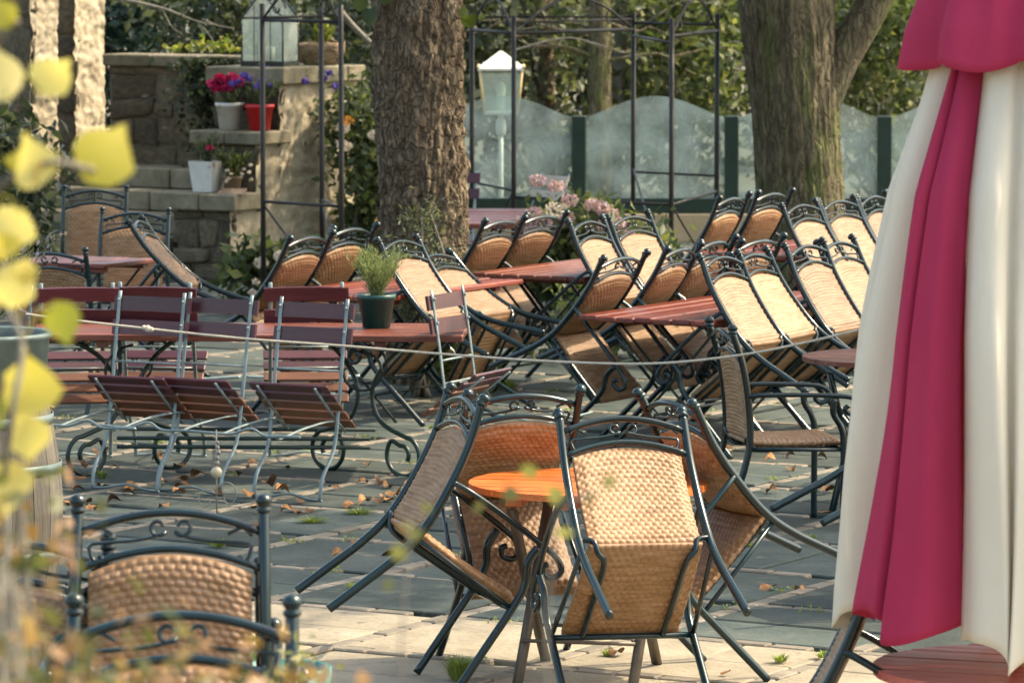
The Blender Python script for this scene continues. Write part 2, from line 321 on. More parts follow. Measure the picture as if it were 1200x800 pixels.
def glassmat(name, haze, col, gl=0.12):
    m, t, b = newmat(name); L = t.links
    tr = N(t, 'ShaderNodeBsdfTransparent'); tr.inputs[0].default_value = (0.86, 0.94, 0.92, 1)
    df = N(t, 'ShaderNodeBsdfDiffuse'); df.inputs[0].default_value = (*col, 1)
    tl = N(t, 'ShaderNodeBsdfTranslucent'); tl.inputs[0].default_value = (*col, 1)
    gs = N(t, 'ShaderNodeBsdfGlossy'); gs.inputs['Roughness'].default_value = 0.05
    tc = N(t, 'ShaderNodeTexCoord'); nz = N(t, 'ShaderNodeTexNoise', Scale=3.0, Detail=7.0); L.new(tc.outputs['Object'], nz.inputs['Vector'])
    mr = N(t, 'ShaderNodeMapRange'); mr.inputs['From Min'].default_value = 0.3; mr.inputs['From Max'].default_value = 0.7
    mr.inputs['To Min'].default_value = haze*0.25; mr.inputs['To Max'].default_value = haze*1.75
    L.new(nz.outputs['Fac'], mr.inputs['Value'])
    m0 = N(t, 'ShaderNodeMixShader'); m0.inputs[0].default_value = 0.3; L.new(df.outputs[0], m0.inputs[1]); L.new(tl.outputs[0], m0.inputs[2])
    m1 = N(t, 'ShaderNodeMixShader'); L.new(mr.outputs[0], m1.inputs[0]); L.new(tr.outputs[0], m1.inputs[1]); L.new(m0.outputs[0], m1.inputs[2])
    m2 = N(t, 'ShaderNodeMixShader'); m2.inputs[0].default_value = gl; L.new(m1.outputs[0], m2.inputs[1]); L.new(gs.outputs[0], m2.inputs[2])
    L.new(m2.outputs[0], t.nodes['Material Output'].inputs['Surface']); return m
M_glass = glassmat('dusty_glass', 0.22, (0.66, 0.76, 0.76))
M_lampglass = glassmat('lamp_glass', 0.22, (0.80, 0.80, 0.74), 0.10)

# ------------------------------------------------------------------ leaves
def leaf_mesh(name, C, size, aspect=0.5, up=0.3, jit=0.35, dirs=None):
    """a folded four-vertex leaf at every centre"""
    n = len(C); C = np.asarray(C, float)
    D = RNG.normal(size=(n, 3)) if dirs is None else np.asarray(dirs, float)+RNG.normal(size=(n, 3))*0.35
    D /= np.linalg.norm(D, axis=1)[:, None]+1e-9
    Nn = RNG.normal(size=(n, 3)); Nn[:, 2] += up*3
    S = np.cross(D, Nn); S /= np.linalg.norm(S, axis=1)[:, None]+1e-9
    W = np.cross(S, D)
    L = (size*(1+jit*(RNG.random(n)*2-1)))[:, None]; h = L*aspect*0.5
    v0 = C-D*L*0.5; v1 = C+S*h+W*L*0.10; v2 = C+D*L*0.5; v3 = C-S*h+W*L*0.10
    verts = np.stack([v0, v1, v2, v3], 1).reshape(-1, 3)
    i = np.arange(n)*4
    f = np.concatenate([np.stack([i, i+1, i+2], 1), np.stack([i, i+2, i+3], 1)])
    return mk_np(name, verts, f)
def clump_points(n, R, nclump, spread, shell=0.5, flat=0.0):
    """points gathered in clumps inside an ellipsoid with radii R"""
    c = RNG.normal(size=(nclump, 3)); c /= np.linalg.norm(c, axis=1)[:, None]
    c *= (shell+(1-shell)*RNG.random(nclump))[:, None]
    c = c*np.array(R)
    k = RNG.integers(0, nclump, n)
    return c[k]+RNG.normal(size=(n, 3))*spread*np.array([1, 1, 1-flat]), c
def limb(p0, p1, r0, r1, bend=0.15, seg=6, n=6):
    p0 = Vector(p0); p1 = Vector(p1); L = (p1-p0).length
    mid = [p0.lerp(p1, t)+Vector((random.uniform(-1, 1), random.uniform(-1, 1), random.uniform(-0.5, 0.8)))*L*bend*math.sin(math.pi*t) for t in (0, 0.33, 0.66, 1)]
    pts = spline(mid, seg); m = len(pts)
    return tube(pts, [r0+(r1-r0)*i/(m-1) for i in range(m)], n)
def shrub(name, label, cat, loc, R, n, size, mat, group=None, nclump=40, spread=0.16, stem=True, aspect=0.55, shell=0.45, hz=None, flowers=None, partname='foliage'):
    """bush: stems from the ground, leaf clumps through an egg-shaped volume"""
    t = thing(name, label, cat, loc, group=group)
    P, c = clump_points(n, R, nclump, spread, shell)
    P[:, 2] += (R[2] if hz is None else hz)
    P = P[P[:, 2] > 0.02]
    obj(partname, leaf_mesh(partname, P, size, aspect), mat, t)
    if stem:
        parts = []
        for q in c[:14]:
            parts.append(limb((random.uniform(-.06, .06), random.uniform(-.06, .06), 0), (q[0]*.8, q[1]*.8, q[2]+(R[2] if hz is None else hz)), 0.016, 0.005, seg=3, n=5))
        obj('stem', mk('stem', join(*parts)), M_barkg, t)
    if flowers: flowers(t)
    return t

# ================================================================== GROUND
gm = bpy.data.meshes.new('ground'); gm.from_pydata([(-500, -300, -0.03), (500, -300, -0.03), (500, 900, -0.03), (-500, 900, -0.03)], [], [(0, 1, 2, 3)])
ground = obj('ground', gm, M_soil); ground['kind'] = 'structure'
pave = thing('pavement', None, None); pave['kind'] = 'structure'
CELL = 0.93; SW = 0.085
slab_vars = {}
def slab_mesh(key, lx, ly, mat):
    if key not in slab_vars:
        slab_vars[key] = mk('slab', cbox(-lx/2, lx/2, -ly/2, ly/2, -0.06, 0, 0.006), False); slab_vars[key].materials.append(mat)
    return slab_vars[key]
ang = math.atan2(V.y, V.x)
rest_slab, rest_sett, cells = [], [], []
for i in range(-22, 16):
    for j in range(6, 52):
        c = V*(i*CELL)+U*(j*CELL)+V*(-8.3)
        if not (9.5 < c.y < 43): continue
        half = 0.1111*c.y+0.9
        if abs(c.x) > half+1.6: continue
        cells.append((i, j, c))
cells.sort(key=lambda q: abs(q[2].y-19)+ (50 if abs(q[2].x) > 0.1111*q[2].y+0.2 else 0) + (40 if q[2].y < 15.5 else 0))
nsl = nst = 0
inner = CELL-SW
for i, j, c in cells:
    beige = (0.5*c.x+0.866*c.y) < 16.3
    kind = (i*7+j*13) % 3
    lay = {0: [(0, -inner/4, inner-.012, inner/2-.012), (0, inner/4, inner-.012, inner/2-.012)],
           1: [(-inner/4, 0, inner/2-.012, inner-.012), (inner/4, 0, inner/2-.012, inner-.012)],
           2: [(0, -inner/4, inner-.012, inner/2-.012), (-inner/4, inner/4, inner/2-.012, inner/2-.012), (inner/4, inner/4, inner/2-.012, inner/2-.012)]}[kind]
    for a, b, lx, ly in lay:
        p = c+V*a+U*b; z = random.uniform(-0.007, 0.004)
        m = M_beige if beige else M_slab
        if nsl < 300:
            o = obj('slab', slab_mesh((round(lx, 2), round(ly, 2), beige), lx, ly, m), m, pave, (p.x, p.y, z), (random.uniform(-.006, .006), random.uniform(-.006, .006), ang+random.uniform(-.008, .008)))
            nsl += 1
        else:
            rest_slab.append((p.x, p.y, z, lx, ly, beige))
    for dirn in (0, 1):
        k = 5
        for q in range(k):
            Ls = (CELL)/k
            off = -CELL/2+Ls*(q+.5)
            p = c+V*(CELL/2)+U*off if dirn == 0 else c+U*(CELL/2)+V*off
            z = random.uniform(-0.006, 0.004)
            if dirn == 1 and q == k-1: continue
            if nst < 300:
                obj('sett', slab_mesh(('s', q % 2), Ls-.012, SW-.012, M_sett), M_sett, pave, (p.x, p.y, z), (0, 0, ang+(math.pi/2 if dirn == 0 else 0)+random.uniform(-.03, .03))); nst += 1
            else: rest_sett.append((p.x, p.y, z, Ls-.012, SW-.012, dirn))
def many(name, recs, mat):
    parts = []
    for x, y, z, lx, ly, r in recs:
        v, f = cbox(-lx/2, lx/2, -ly/2, ly/2, -0.06, 0, 0.006)
        parts.append(xf((v, f), Matrix.Translation((x, y, z)) @ Matrix.Rotation(r, 4, 'Z')))
    o = obj(name, mk(name, join(*parts), False), mat, pave); o['kind'] = 'stuff'; return o
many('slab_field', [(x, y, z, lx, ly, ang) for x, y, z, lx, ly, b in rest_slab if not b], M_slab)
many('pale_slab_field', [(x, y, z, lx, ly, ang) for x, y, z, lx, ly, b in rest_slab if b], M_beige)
many('sett_field', [(x, y, z, lx, ly, ang+(math.pi/2 if b == 0 else 0)) for x, y, z, lx, ly, b in rest_sett], M_sett)

# ================================================================== MASONRY
def stone_variant(seed):
    r = np.random.default_rng(seed); n = 4
    v, f = cbox(-.5, .5, -.5, .5, -.5, .5, 0.10)
    a = np.array(v); a += r.normal(size=a.shape)*0.055
    a[:, 0] *= 1+0.12*r.normal()*a[:, 2]; a[:, 2] *= 1+0.12*r.normal()*a[:, 0]
    return [tuple(p) for p in a], f
STN = [mk('stone', stone_variant(i), True) for i in range(9)]
STP = [m.copy() for m in STN]
for m in STN: m.materials.append(M_stone)
for m in STP: m.materials.append(M_pale)
def rubble(parent, o, ex, ez, w_, h_, nrm, pale=False, row=(0.13, 0.24), wid=(0.15, 0.42), seed=1, name='stone', depth=0.07):
    """stones laid in uneven courses on a w_ x h_ face with corner o, along ex and up ez"""
    r = random.Random(seed); z = 0
    ex = Vector(ex).normalized(); ez = Vector(ez); nrm = Vector(nrm).normalized()
    az = math.atan2(ex.y, ex.x)
    while z < h_-0.03:
        hh = min(r.uniform(*row), h_-z)
        if h_-z-hh < 0.07: hh = h_-z
        x = 0
        while x < w_-0.02:
            ww = min(r.uniform(*wid), w_-x)
            if w_-x-ww < 0.09: ww = w_-x
            p = Vector(o)+ex*(x+ww/2)+Vector((0, 0, z+hh/2))+nrm*(r.uniform(-.012, .014)-depth*.25)
            obj(name, r.choice(STP if pale else STN), None, parent, p, (r.uniform(-.05, .05), r.uniform(-.13, .13), az+r.uniform(-.04, .04)), (max(.04, ww-.012), depth*r.uniform(.7, 1.5), max(.04, (hh-.012)*r.uniform(.88, 1.1))))
            x += ww
        z += hh
def roughcast(parent, o, ex, w_, h_, nrm, seed=0, amp=.035):
    """lime washed rubble face: one uneven sheet"""
    nx, nz = max(8, int(w_/.018)), max(8, int(h_/.018))
    a, b = np.meshgrid(np.linspace(0, w_, nx), np.linspace(0, h_, nz))
    q = np.stack([a.ravel(), b.ravel(), np.full(a.size, seed*3.7)], 1)
    h = np.abs(vnoise(q*np.array([6, 8, 1])))*1.2+vnoise(q*np.array([19, 24, 1]))*.5+vnoise(q*np.array([45, 45, 1]))*.3
    ex = np.array(Vector(ex).normalized()); nr = np.array(Vector(nrm).normalized())
    P = np.array(Vector(o))+a.ravel()[:, None]*ex+b.ravel()[:, None]*np.array([0, 0, 1])+(h*amp+.012)[:, None]*nr
    idx = np.arange(a.size).reshape(nz, nx); f = np.stack([idx[:-1, :-1], idx[:-1, 1:], idx[1:, 1:], idx[1:, :-1]], -1).reshape(-1, 4)
    return obj('roughcast', mk_np('roughcast', P, f, True), M_pale, parent)
def blockbox(parent, o, a0, a1, b0, b1, z0, z1, mat, name, bev=0.006):
    """box in terrace directions from corner o: a along V, b along U"""
    v, f = cbox(a0, a1, b0, b1, z0, z1, bev)
    m = mk(name, (v, f), False)
    return obj(name, m, mat, parent, (o[0], o[1], 0), (0, 0, ang))
O3 = (-2.27, 37.2)
pier = thing('stone_pier', 'stepped rubble stone pier with three slab ledges carrying flower pots beside the steps', 'stone pier', (0, 0, 0))
for k, (b0, b1, wv, z1, zc) in enumerate(((0.0, 0.45, .58, .57, .71), (.38, .82, .58, 1.09, 1.20), (.74, 1.95, .66, 1.57, 1.71))):
    o_ = Vector((*O3, 0))
    blockbox(pier, O3, -wv+.03, -.03, b0+.03, b1 if k < 2 else b1, 0, z1, M_mortar, 'core')
    z0 = (0, .5, 1.0)[k]
    rubble(pier, o_+V*(-wv)+U*(b0+.03)+Vector((0, 0, z0)), V, (0, 0, 1), wv, z1-z0, -U, False, seed=31+k)
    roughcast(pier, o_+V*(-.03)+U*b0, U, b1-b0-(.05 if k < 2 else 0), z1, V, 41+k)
    if k < 2:
        blockbox(pier, O3, -wv-.05, -wv/2-.004, b0-.05, b1+.0, z1, zc, M_coping, 'coping_slab', .012)
        blockbox(pier, O3, -wv/2+.004, .06, b0-.05, b1+.0, z1, zc-.004, M_coping, 'coping_slab', .012)
    else:
        for q, (c0, c1) in enumerate(((b0-.05, b0+.5), (b0+.508, b0+.95), (b0+.958, b1+.03))):
            blockbox(pier, O3, -wv-.05, .06, c0, c1, z1, zc-.003*q, M_coping, 'coping_slab', .012)
# parapet wall on the landing
pw = thing('parapet_wall', 'dark rubble parapet wall with flat coping and ivy hanging over it', 'stone wall')
ob = Vector((*O3, 0))+U*1.35
blockbox(pw, (ob.x, ob.y), -2.15, -.70, .03, .32, 0, 1.68, M_mortar, 'core')
rubble(pw, ob+V*(-2.15)+U*.03+Vector((0, 0, .78)), V, (0, 0, 1), 1.45, .90, -U, False, row=(.14, .26), wid=(.2, .5), seed=77)
for q in range(3): blockbox(pw, (ob.x, ob.y), -2.18+.49*q, -2.18+.49*q+.484, -.04, .38, 1.68, 1.78-.002*q, M_coping, 'coping_slab', .012)
# stair and landing
st = thing('stone_steps', 'worn stone steps rising to the landing left of the flower pots', 'steps')
for k in range(5):
    z1 = .17*(k+1); b0 = -.35+.3*k
    for q in range(3):
        a0 = -2.3+.56*q
        blockbox(st, O3, a0+.003*q, a0+.553, b0, b0+(.34 if k < 4 else 1.1), z1-.17 if k else 0, z1-.003*q, M_coping, 'tread', .012)
# pillars
def pillar(o, a, b, h_, label, seed):
    t = thing('stone_pillar', label, 'pillar')
    blockbox(t, o, -a+.03, -.03, .03, b, 0, h_, M_mortar, 'core')
    o_ = Vector((*o, 0))
    rubble(t, o_+V*(-a)+U*.03+Vector((0, 0, .6)), V, (0, 0, 1), a, h_-.6, -U, False, row=(.16, .28), wid=(.22, .4), seed=seed)
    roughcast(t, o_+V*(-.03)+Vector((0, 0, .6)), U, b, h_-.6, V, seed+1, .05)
pillar((-3.76, 39.7), .34, .46, 3.3, 'stone pillar with sunlit rough edge next to the parapet wall', 5)
pillar((-4.02, 38.6), .60, .40, 3.3, 'dark rubble pillar at the left edge of the photo', 9)

# low tan wall and glass wind screen
DG = 42.0
lw = thing('low_wall', 'low tan garden wall under the glass wind screen', 'wall', (0, DG, 0))
for k in range(7):
    x0 = -2.6+1.0*k
    obj('wall_block', mk('wall_block', cbox(x0, x0+.994, -.15, .15, 0, .26, .008), False), M_sand, lw)
scr = thing('glass_screen', 'wavy topped dusty glass wind screen with dark green posts behind the tables', 'wind screen', (0, DG, 0), (0, 0, -.02))
PX = [(-1 + i)*1.39+.61 for i in range(-1, 5)]
def wave(t, k): return 1.14+.19*math.sin(math.pi*t)**1.3
for k, x in enumerate(PX):
    if k == 0: continue
    obj('post', mk('post', cbox(x-.065, x+.065, -.05, .05, .26, 1.15, .008), False), M_green, scr)
for k in range(len(PX)-1):
    x0, x1 = PX[k]+.067, PX[k+1]-.067
    obj('bottom_rail', mk('bottom_rail', cbox(x0, x1, -.035, .035, .264, .40, .006), False), M_green, scr)
    top = [(x0+(x1-x0)*i/24, wave(i/24, k)) for i in range(25)]
    poly = [(x0, .402)] + top + [(x1, .402)]
    v, f = extr(poly, -.005, .005)
    v = [(a, c, b) for a, b, c in v]
    obj('pane', mk('pane', (v, f), False), M_glass, scr)

# ================================================================== TREES
def trunk_mesh(name, path, radii, n=170, m=300, ridge=0.02, fr=(16, 1.2), knob=0.05, seed=0):
    P = spline(path, 12); Rr = np.interp(np.linspace(0, 1, m), np.linspace(0, 1, len(radii)), radii)
    Pn = np.array(P); tt = np.linspace(0, len(Pn)-1, m)
    C = np.stack([np.interp(tt, np.arange(len(Pn)), Pn[:, k]) for k in range(3)], 1)
    th = np.linspace(0, 2*np.pi, n, endpoint=False)
    cs, sn = np.cos(th), np.sin(th)
    X = np.zeros((m, n, 3))
    for i in range(m):
        q = np.stack([cs*1.0, sn*1.0, np.full(n, C[i, 2])], 1)
        rid = vnoise(np.stack([cs*fr[0]/2.2+seed, sn*fr[0]/2.2, np.full(n, C[i, 2]*fr[1]*2)], 1)+20)
        rid2 = vnoise(np.stack([cs*fr[0]+seed, sn*fr[0], np.full(n, C[i, 2]*fr[1]*6)], 1)+30)
        big = vnoise(np.stack([cs*1.3+seed, sn*1.3, np.full(n, C[i, 2]*1.1)], 1)+11)
        rid3 = vnoise(np.stack([cs*fr[0]*2.4+seed, sn*fr[0]*2.4, np.full(n, C[i, 2]*fr[1]*14)], 1)+40)
        r = Rr[i]+big*knob-np.abs(rid)*ridge*2.6+rid2*ridge*1.6+rid3*ridge*1.1
        X[i] = C[i]+np.stack([cs*r, sn*r, np.zeros(n)], 1)
    idx = np.arange(m*n).reshape(m, n); nx = np.roll(idx, -1, 1)
    f = np.stack([idx[:-1], nx[:-1], nx[1:], idx[1:]], -1).reshape(-1, 4)
    return mk_np(name, X.reshape(-1, 3), f, True)
def big_tree(label, loc, path, radii, mat, limbs, crown_c, crown_R, n, size, seed, ridge, fr, knob=.05, nclump=70, spread=.45):
    t = thing('tree', label, 'tree', loc)
    obj('trunk', trunk_mesh('trunk', path, radii, ridge=ridge, fr=fr, knob=knob, seed=seed), mat, t)
    for pts, r0, r1 in limbs:
        p = spline(pts, 10); obj('limb', mk('limb', tube(p, [r0+(r1-r0)*i/(len(p)-1) for i in range(len(p))], 14)), mat, t)
    P, c = clump_points(n, crown_R, nclump, spread, .35)
    P += np.array(crown_c)
    obj('crown', leaf_mesh('crown', P, size, .65, up=.6), LG_crown, t)
    top = Vector(path[-1]); br = []
    for q in c[:26]:
        br.append(limb(top-Vector((0, 0, random.uniform(0, 1.0))), Vector(q)+Vector(crown_c), .09, .02, n=6))
    obj('branches', mk('branches', join(*br)), mat, t)
    return t
T1 = gp(497, 447)
big_tree('thick brown tree trunk rising behind the potted herb between the wicker chairs', T1, [(.03, 0, -.05), (0, 0, .5), (-.01, 0, 1.2), (-.04, 0, 2.2), (-.05, 0, 3.4)],
         [.30, .255, .25, .26, .275, .285, .29, .29], M_bark1, [([(.15, .05, 2.6), (.5, .3, 3.4), (1.4, .8, 4.6)], .14, .07)],
         (.3, .5, 6.4), (3.6, 3.6, 2.2), 9000, .17, 3, .028, (11, 1.6), .07)
T2 = Vector((2.22, 36.0, 0))
big_tree('mossy grey tree trunk forking to the right in front of the glass screen', T2, [(.06, 0, -.05), (.04, 0, .8), (-.02, 0, 1.6), (-.10, 0, 2.4), (-.30, 0, 3.8)],
         [.40, .35, .335, .34, .36, .38, .36, .33], M_bark2, [([(.12, 0, 1.3), (.30, 0, 1.75), (.62, .02, 2.3), (1.2, .1, 3.4), (1.9, .2, 4.6)], .17, .10)],
         (.3, .3, 7.0), (4.2, 4.0, 2.3), 11000, .17, 9, .017, (20, .5), .05)
big_tree('unseen leafy tree outside the right edge, added to shade the terrace', Vector((6.2, 22.6, 0)), [(0, 0, -.05), (.05, 0, 1.5), (0, .1, 3.6)],  # added out of view; crown placed so its shadow falls on the middle paving
         [.36, .3, .28, .26], M_bark1, [([(.05, 0, 2.8), (-.5, -.3, 3.8), (-1.5, -.9, 4.9)], .15, .07)],
         (-.9, -.5, 6.4), (3.2, 2.0, 1.5), 9500, .17, 5, .017, (11, 1.6), .05)

# ivy sprigs at the trunk tops
def leaf_shape(name, L=0.08, W=0.07, cup=0.25, seed=0):
    r = random.Random(seed)
    half = [(0, .0), (.30, .12), (.50, .30), (.47, .50), (.33, .68), (.14, .86), (0, 1.06)]
    vs = []; 
    for x, y in half: vs.append((0, (y-.1)*L, cup*L*.25*math.sin(y*3)))
    for s in (-1, 1):
        for x, y in half[1:-1]: vs.append((s*x*W*(1+r.uniform(-.12, .12)), (y-.1)*L*(1+r.uniform(-.04, .04)), cup*L*.25*math.sin(y*3)+abs(x)*cup*W))
    fs = []; n = len(half)
    for si, s in enumerate((-1, 1)):
        b = n+si*(n-2)
        ring = [b+i for i in range(n-2)]
        q = [(0, ring[0], 1)]+[(i, ring[i-1], ring[i], i+1) for i in range(1, n-2)]+[(n-2, ring[-1], n-1)]
        fs += [f if s > 0 else tuple(f[::-1]) for f in q]
    return vs, fs
LEAVES = [mk('leaf', leaf_shape('leaf', 1.0, 0.92, c, i)) for i, c in enumerate((.2, .5, -.3, .35))]
def leaf_objs(parent, mat, spots, name='leaf'):
    ms = [m.copy() for m in LEAVES]
    for m in ms: m.materials.append(mat)
    for i, (p, s, rot) in enumerate(spots):
        obj(name, ms[i % 4], None, parent, p, rot, (s, s, s))
def sprig(label, base, pts, leaves, mat, cat='ivy sprig', name='ivy_sprig', r=.003, d=None):
    t = thing(name, label, cat, base)
    pp = [Vector(p)-Vector(base) for p in pts]
    obj('stem', mk('stem', tube(spline(pp, 5), r, 6)), M_barkg, t)
    leaf_objs(t, mat, [(Vector(p)-Vector(base), s, rot) for p, s, rot in leaves])
    return t
d1 = T1.y-.35
rr = lambda: (rad(70+random.uniform(-30, 30)), random.uniform(-.5, .5), random.uniform(-.9, .9)+math.pi)
sprig('green ivy sprig hanging at the top left of the brown trunk', at(425, -15, d1), [at(425, -15, d1), at(432, 5, d1), at(430, 25, d1)],
      [(at(421, 12, d1), .13, rr()), (at(450, 5, d1), .15, rr()), (at(432, 28, d1), .13, rr()), (at(440, -4, d1), .13, rr())], LG_mid)
sprig('yellow green ivy sprig on the right edge of the brown trunk', at(530, 0, d1), [at(530, 0, d1), at(540, 12, d1), at(552, 28, d1)],
      [(at(545, 20, d1), .08, rr()), (at(553, 32, d1), .12, rr()), (at(563, 24, d1), .06, rr())], LG_yel)

# ================================================================== BACKGROUND FOLIAGE
bank = [  # px, d, rx, rz, n, size, mat, label
    (150, 47, 2.0, 1.7, 5200, .13, LG_teal, 'dark blue green conifer like shrub behind the parapet wall'),
    (330, 46, 1.5, 1.6, 4200, .13, LG_dark, 'dark shrub behind the glass lantern on the pier'),
    (440, 49, 1.5, 1.6, 4200, .12, LG_dark, 'dark shrub left of the brown trunk, far behind'),
    (590, 48, 1.3, 1.45, 4200, .12, LG_grey, 'grey green shrub behind the white lantern post'),
    (700, 50, 1.3, 1.5, 4200, .12, LG_dark, 'dark bush behind the middle of the glass screen'),
    (800, 47, 1.2, 1.45, 4200, .12, LG_mid, 'green bush behind the glass just left of the mossy trunk'),
    (930, 50, 1.2, 1.55, 4200, .12, LG_mid, 'green bush directly behind the mossy trunk'),
    (1035, 46.5, 1.0, 1.5, 4200, .11, LG_mid, 'yellow green bush between the mossy trunk and the umbrella'),
    (1150, 49, 1.4, 1.6, 4200, .12, LG_mid, 'green bush behind the top of the umbrella'),
]
for px, d, rx, rz, n, s, m, lab in bank:
    shrub('background_shrub', lab, 'shrub', ((px-600)/FPX*d, d, 0), (rx, 1.0, rz), n, s, m, 'shrubs behind the terrace', nclump=60, spread=.17, shell=.3)
hed = []
for k in range(26):
    P, c = clump_points(1300, (1.5, .8, 1.9), 40, .2, .3); P += np.array([-13+k*1.05, 56+random.uniform(-1.5, 1.5), 1.9+random.uniform(-.2, .6)]); hed.append(P)
tag(obj('far_wood', leaf_mesh('far_wood', np.concatenate(hed), .20, .6), LG_dark), 'dark wood of leaves behind the garden', 'wood', kind='stuff')
def far_trunk(px, d, r, label, mat, lean=0):
    t = thing('background_tree', label, 'tree', ((px-600)/FPX*d, d, 0), group='tree trunks in the background')
    obj('trunk', trunk_mesh('trunk', [(0, 0, -.05), (lean*.3, 0, 1.2), (lean, 0, 3.2)], [r*1.2, r, r*.9], 32, 40, .012, (10, 1), .03, px), mat, t)
    P, c = clump_points(600, (1.5, 1.2, .8), 20, .35, .3); P += np.array([lean, .8, 4.4])
    obj('crown', leaf_mesh('crown', P, .16, .6), LG_grey, t)
    br = []
    for q in range(7):
        z = random.uniform(1.4, 2.3); s = random.choice((-1, 1))
        br.append(limb((0, 0, z), (s*random.uniform(.5, 1.3), random.uniform(-.6, .1), z+random.uniform(-.3, .5)), .025, .006))
    obj('branches', mk('branches', join(*br)), mat, t)
far_trunk(703, 46, .11, 'pale grey trunk behind the glass screen post', M_bark2)
far_trunk(722, 47, .06, 'thin pale trunk beside the grey trunk behind the glass', M_barkg, .1)
far_trunk(640, 48, .13, 'dark trunk behind the white lantern', M_bark1, -.1)
def bare_branch(label, pts, d, r):
    t = thing('bare_branch', label, 'branch', at(*pts[0], d), group='bare branches in the background')
    b = Vector(at(*pts[0], d)); p = [Vector(at(x, y, d))-b for x, y in pts]
    sp = spline(p, 6); parts = [tube(sp, [r*(1-.8*i/len(sp)) for i in range(len(sp))], 6)]
    obj('stem', mk('stem', parts[0]), M_pale if False else M_barkg, t)
    tw = []
    for i in range(3, len(sp)-1, 3):
        q = sp[i]+Vector((random.uniform(-.25, .25), random.uniform(-.1, .1), random.uniform(-.3, .15)))
        obj('twig', mk('twig', limb(sp[i], q, r*.4, r*.12, n=5, seg=3)), M_barkg, t)
bare_branch('pale bare branch dropping left of the mossy trunk', [(862, -10), (880, 30), (872, 70), (858, 100)], 44.5, .022)
bare_branch('long bare branch crossing the dark gap above the parapet wall', [(120, -6), (190, 10), (230, 25), (275, 34)], 43.5, .02)
bare_branch('bare branch arching behind the top of the right arbor', [(600, 60), (660, 45), (700, 52), (760, 70)], 45, .014)
bare_branch('thick bare branch slanting behind the left edge of the brown trunk', [(395, 10), (415, 32), (440, 55), (470, 78)], 41, .035)

# flowering plants
def flower_heads(parent, pts, r, mat, n=150, size=.022, name='flower_head', stemfrom=None):
    for p in pts:
        q = RNG.normal(size=(n, 3)); q /= np.linalg.norm(q, axis=1)[:, None]; q *= np.array([r, r, r*.7])*(.75+.3*RNG.random(n))[:, None]
        obj(name, leaf_mesh(name, q, size, .9, up=0), mat, parent, p)
        if stemfrom is not None:
            obj('flower_stem', mk('flower_stem', limb(stemfrom, p, .006, .004, n=5, seg=3, bend=.05)), M_barkg, parent)
B = Vector((-1.22, 38.2, 0))
t = shrub('hydrangea_bush', 'tall bush with cream and pink flower heads behind the left arbor', 'bush', B, (.30, .40, .85), 4200, .085, LG_mid, nclump=50, spread=.12)
flower_heads(t, [Vector(at(px, py, 37.35))-B for px, py in ((402, 150), (404, 171), (440, 158))], .06, LG_cream)
flower_heads(t, [Vector(at(px, py, 37.3))-B for px, py in ((408, 141), (446, 262))], .05, LG_ora, 60)
B = Vector((-1.78, 34.2, 0))
t = shrub('hydrangea_bush', 'small hydrangea with two peach heads at the foot of the pier', 'bush', B, (.34, .3, .28), 900, .11, LG_mid, nclump=22, spread=.08)
flower_heads(t, [Vector(at(329, 300, 33.9))-B, Vector(at(306, 308, 33.9))-B], .055, LG_cream)
flower_heads(t, [Vector(at(px, py, 33.85))-B for px, py in ((300, 330), (318, 335), (296, 342))], .03, LG_cream, 40)
B = Vector((.62, 33.6, 0))
t = shrub('hydrangea_bush', 'hydrangea with pink flower heads between the back table and the arbor', 'bush', B, (.6, .45, .42), 2600, .10, LG_mid, nclump=34, spread=.10)
flower_heads(t, [Vector(at(px, py, 33.2))-B for px, py in ((630, 212), (652, 218), (668, 235), (694, 240), (706, 244), (715, 250), (626, 250), (612, 258), (637, 262), (664, 255), (724, 262), (735, 276), (708, 264), (720, 285), (620, 268))], .062, LG_pink, 130, .024)
flower_heads(t, [Vector(at(652, 246, 33.1))-B], .08, LG_cream)
# ivy, rhododendron
ivc = ob+V*(-1.0)+U*(-.06)
t = thing('ivy', 'ivy hanging over the parapet wall beside the pots', 'ivy', (ivc.x, ivc.y, 0))
P = np.stack([RNG.normal(size=1500)*.17*.866, RNG.normal(size=1500)*.05-.04, 1.75-np.abs(RNG.normal(size=1500))*.36], 1)
obj('foliage', leaf_mesh('foliage', P, .06, .8), LG_dark, t)
P = np.stack([RNG.normal(size=160)*.2, RNG.normal(size=160)*.08, 1.82+np.abs(RNG.normal(size=160))*.05], 1)
obj('foliage', leaf_mesh('foliage', P, .055, .8), LG_yel, t)
shrub('rhododendron', 'dark glossy leaved bush at the left edge below the pillar', 'bush', (-3.8, 35.0, 0), (.55, .5, .75), 1500, .14, LG_dark, nclump=30, spread=.12, aspect=.35)
shrub('green_plant', 'leafy green plant growing under the back table chairs', 'plant', (.55, 30.5, 0), (.5, .4, .3), 1500, .09, LG_mid, nclump=25, spread=.09)
shrub('low_weed', 'low green weed at the foot of the brown trunk', 'plant', (-.35, 28.3, 0), (.22, .2, .12), 500, .06, LG_yel, nclump=14, spread=.05, stem=False)
shrub('rosemary_bush', 'upright rosemary beside the brown trunk behind the potted herb', 'plant', (-.55, 28.0, 0), (.16, .14, .60), 2200, .05, LG_grey, nclump=24, spread=.06, aspect=.16, hz=.62)

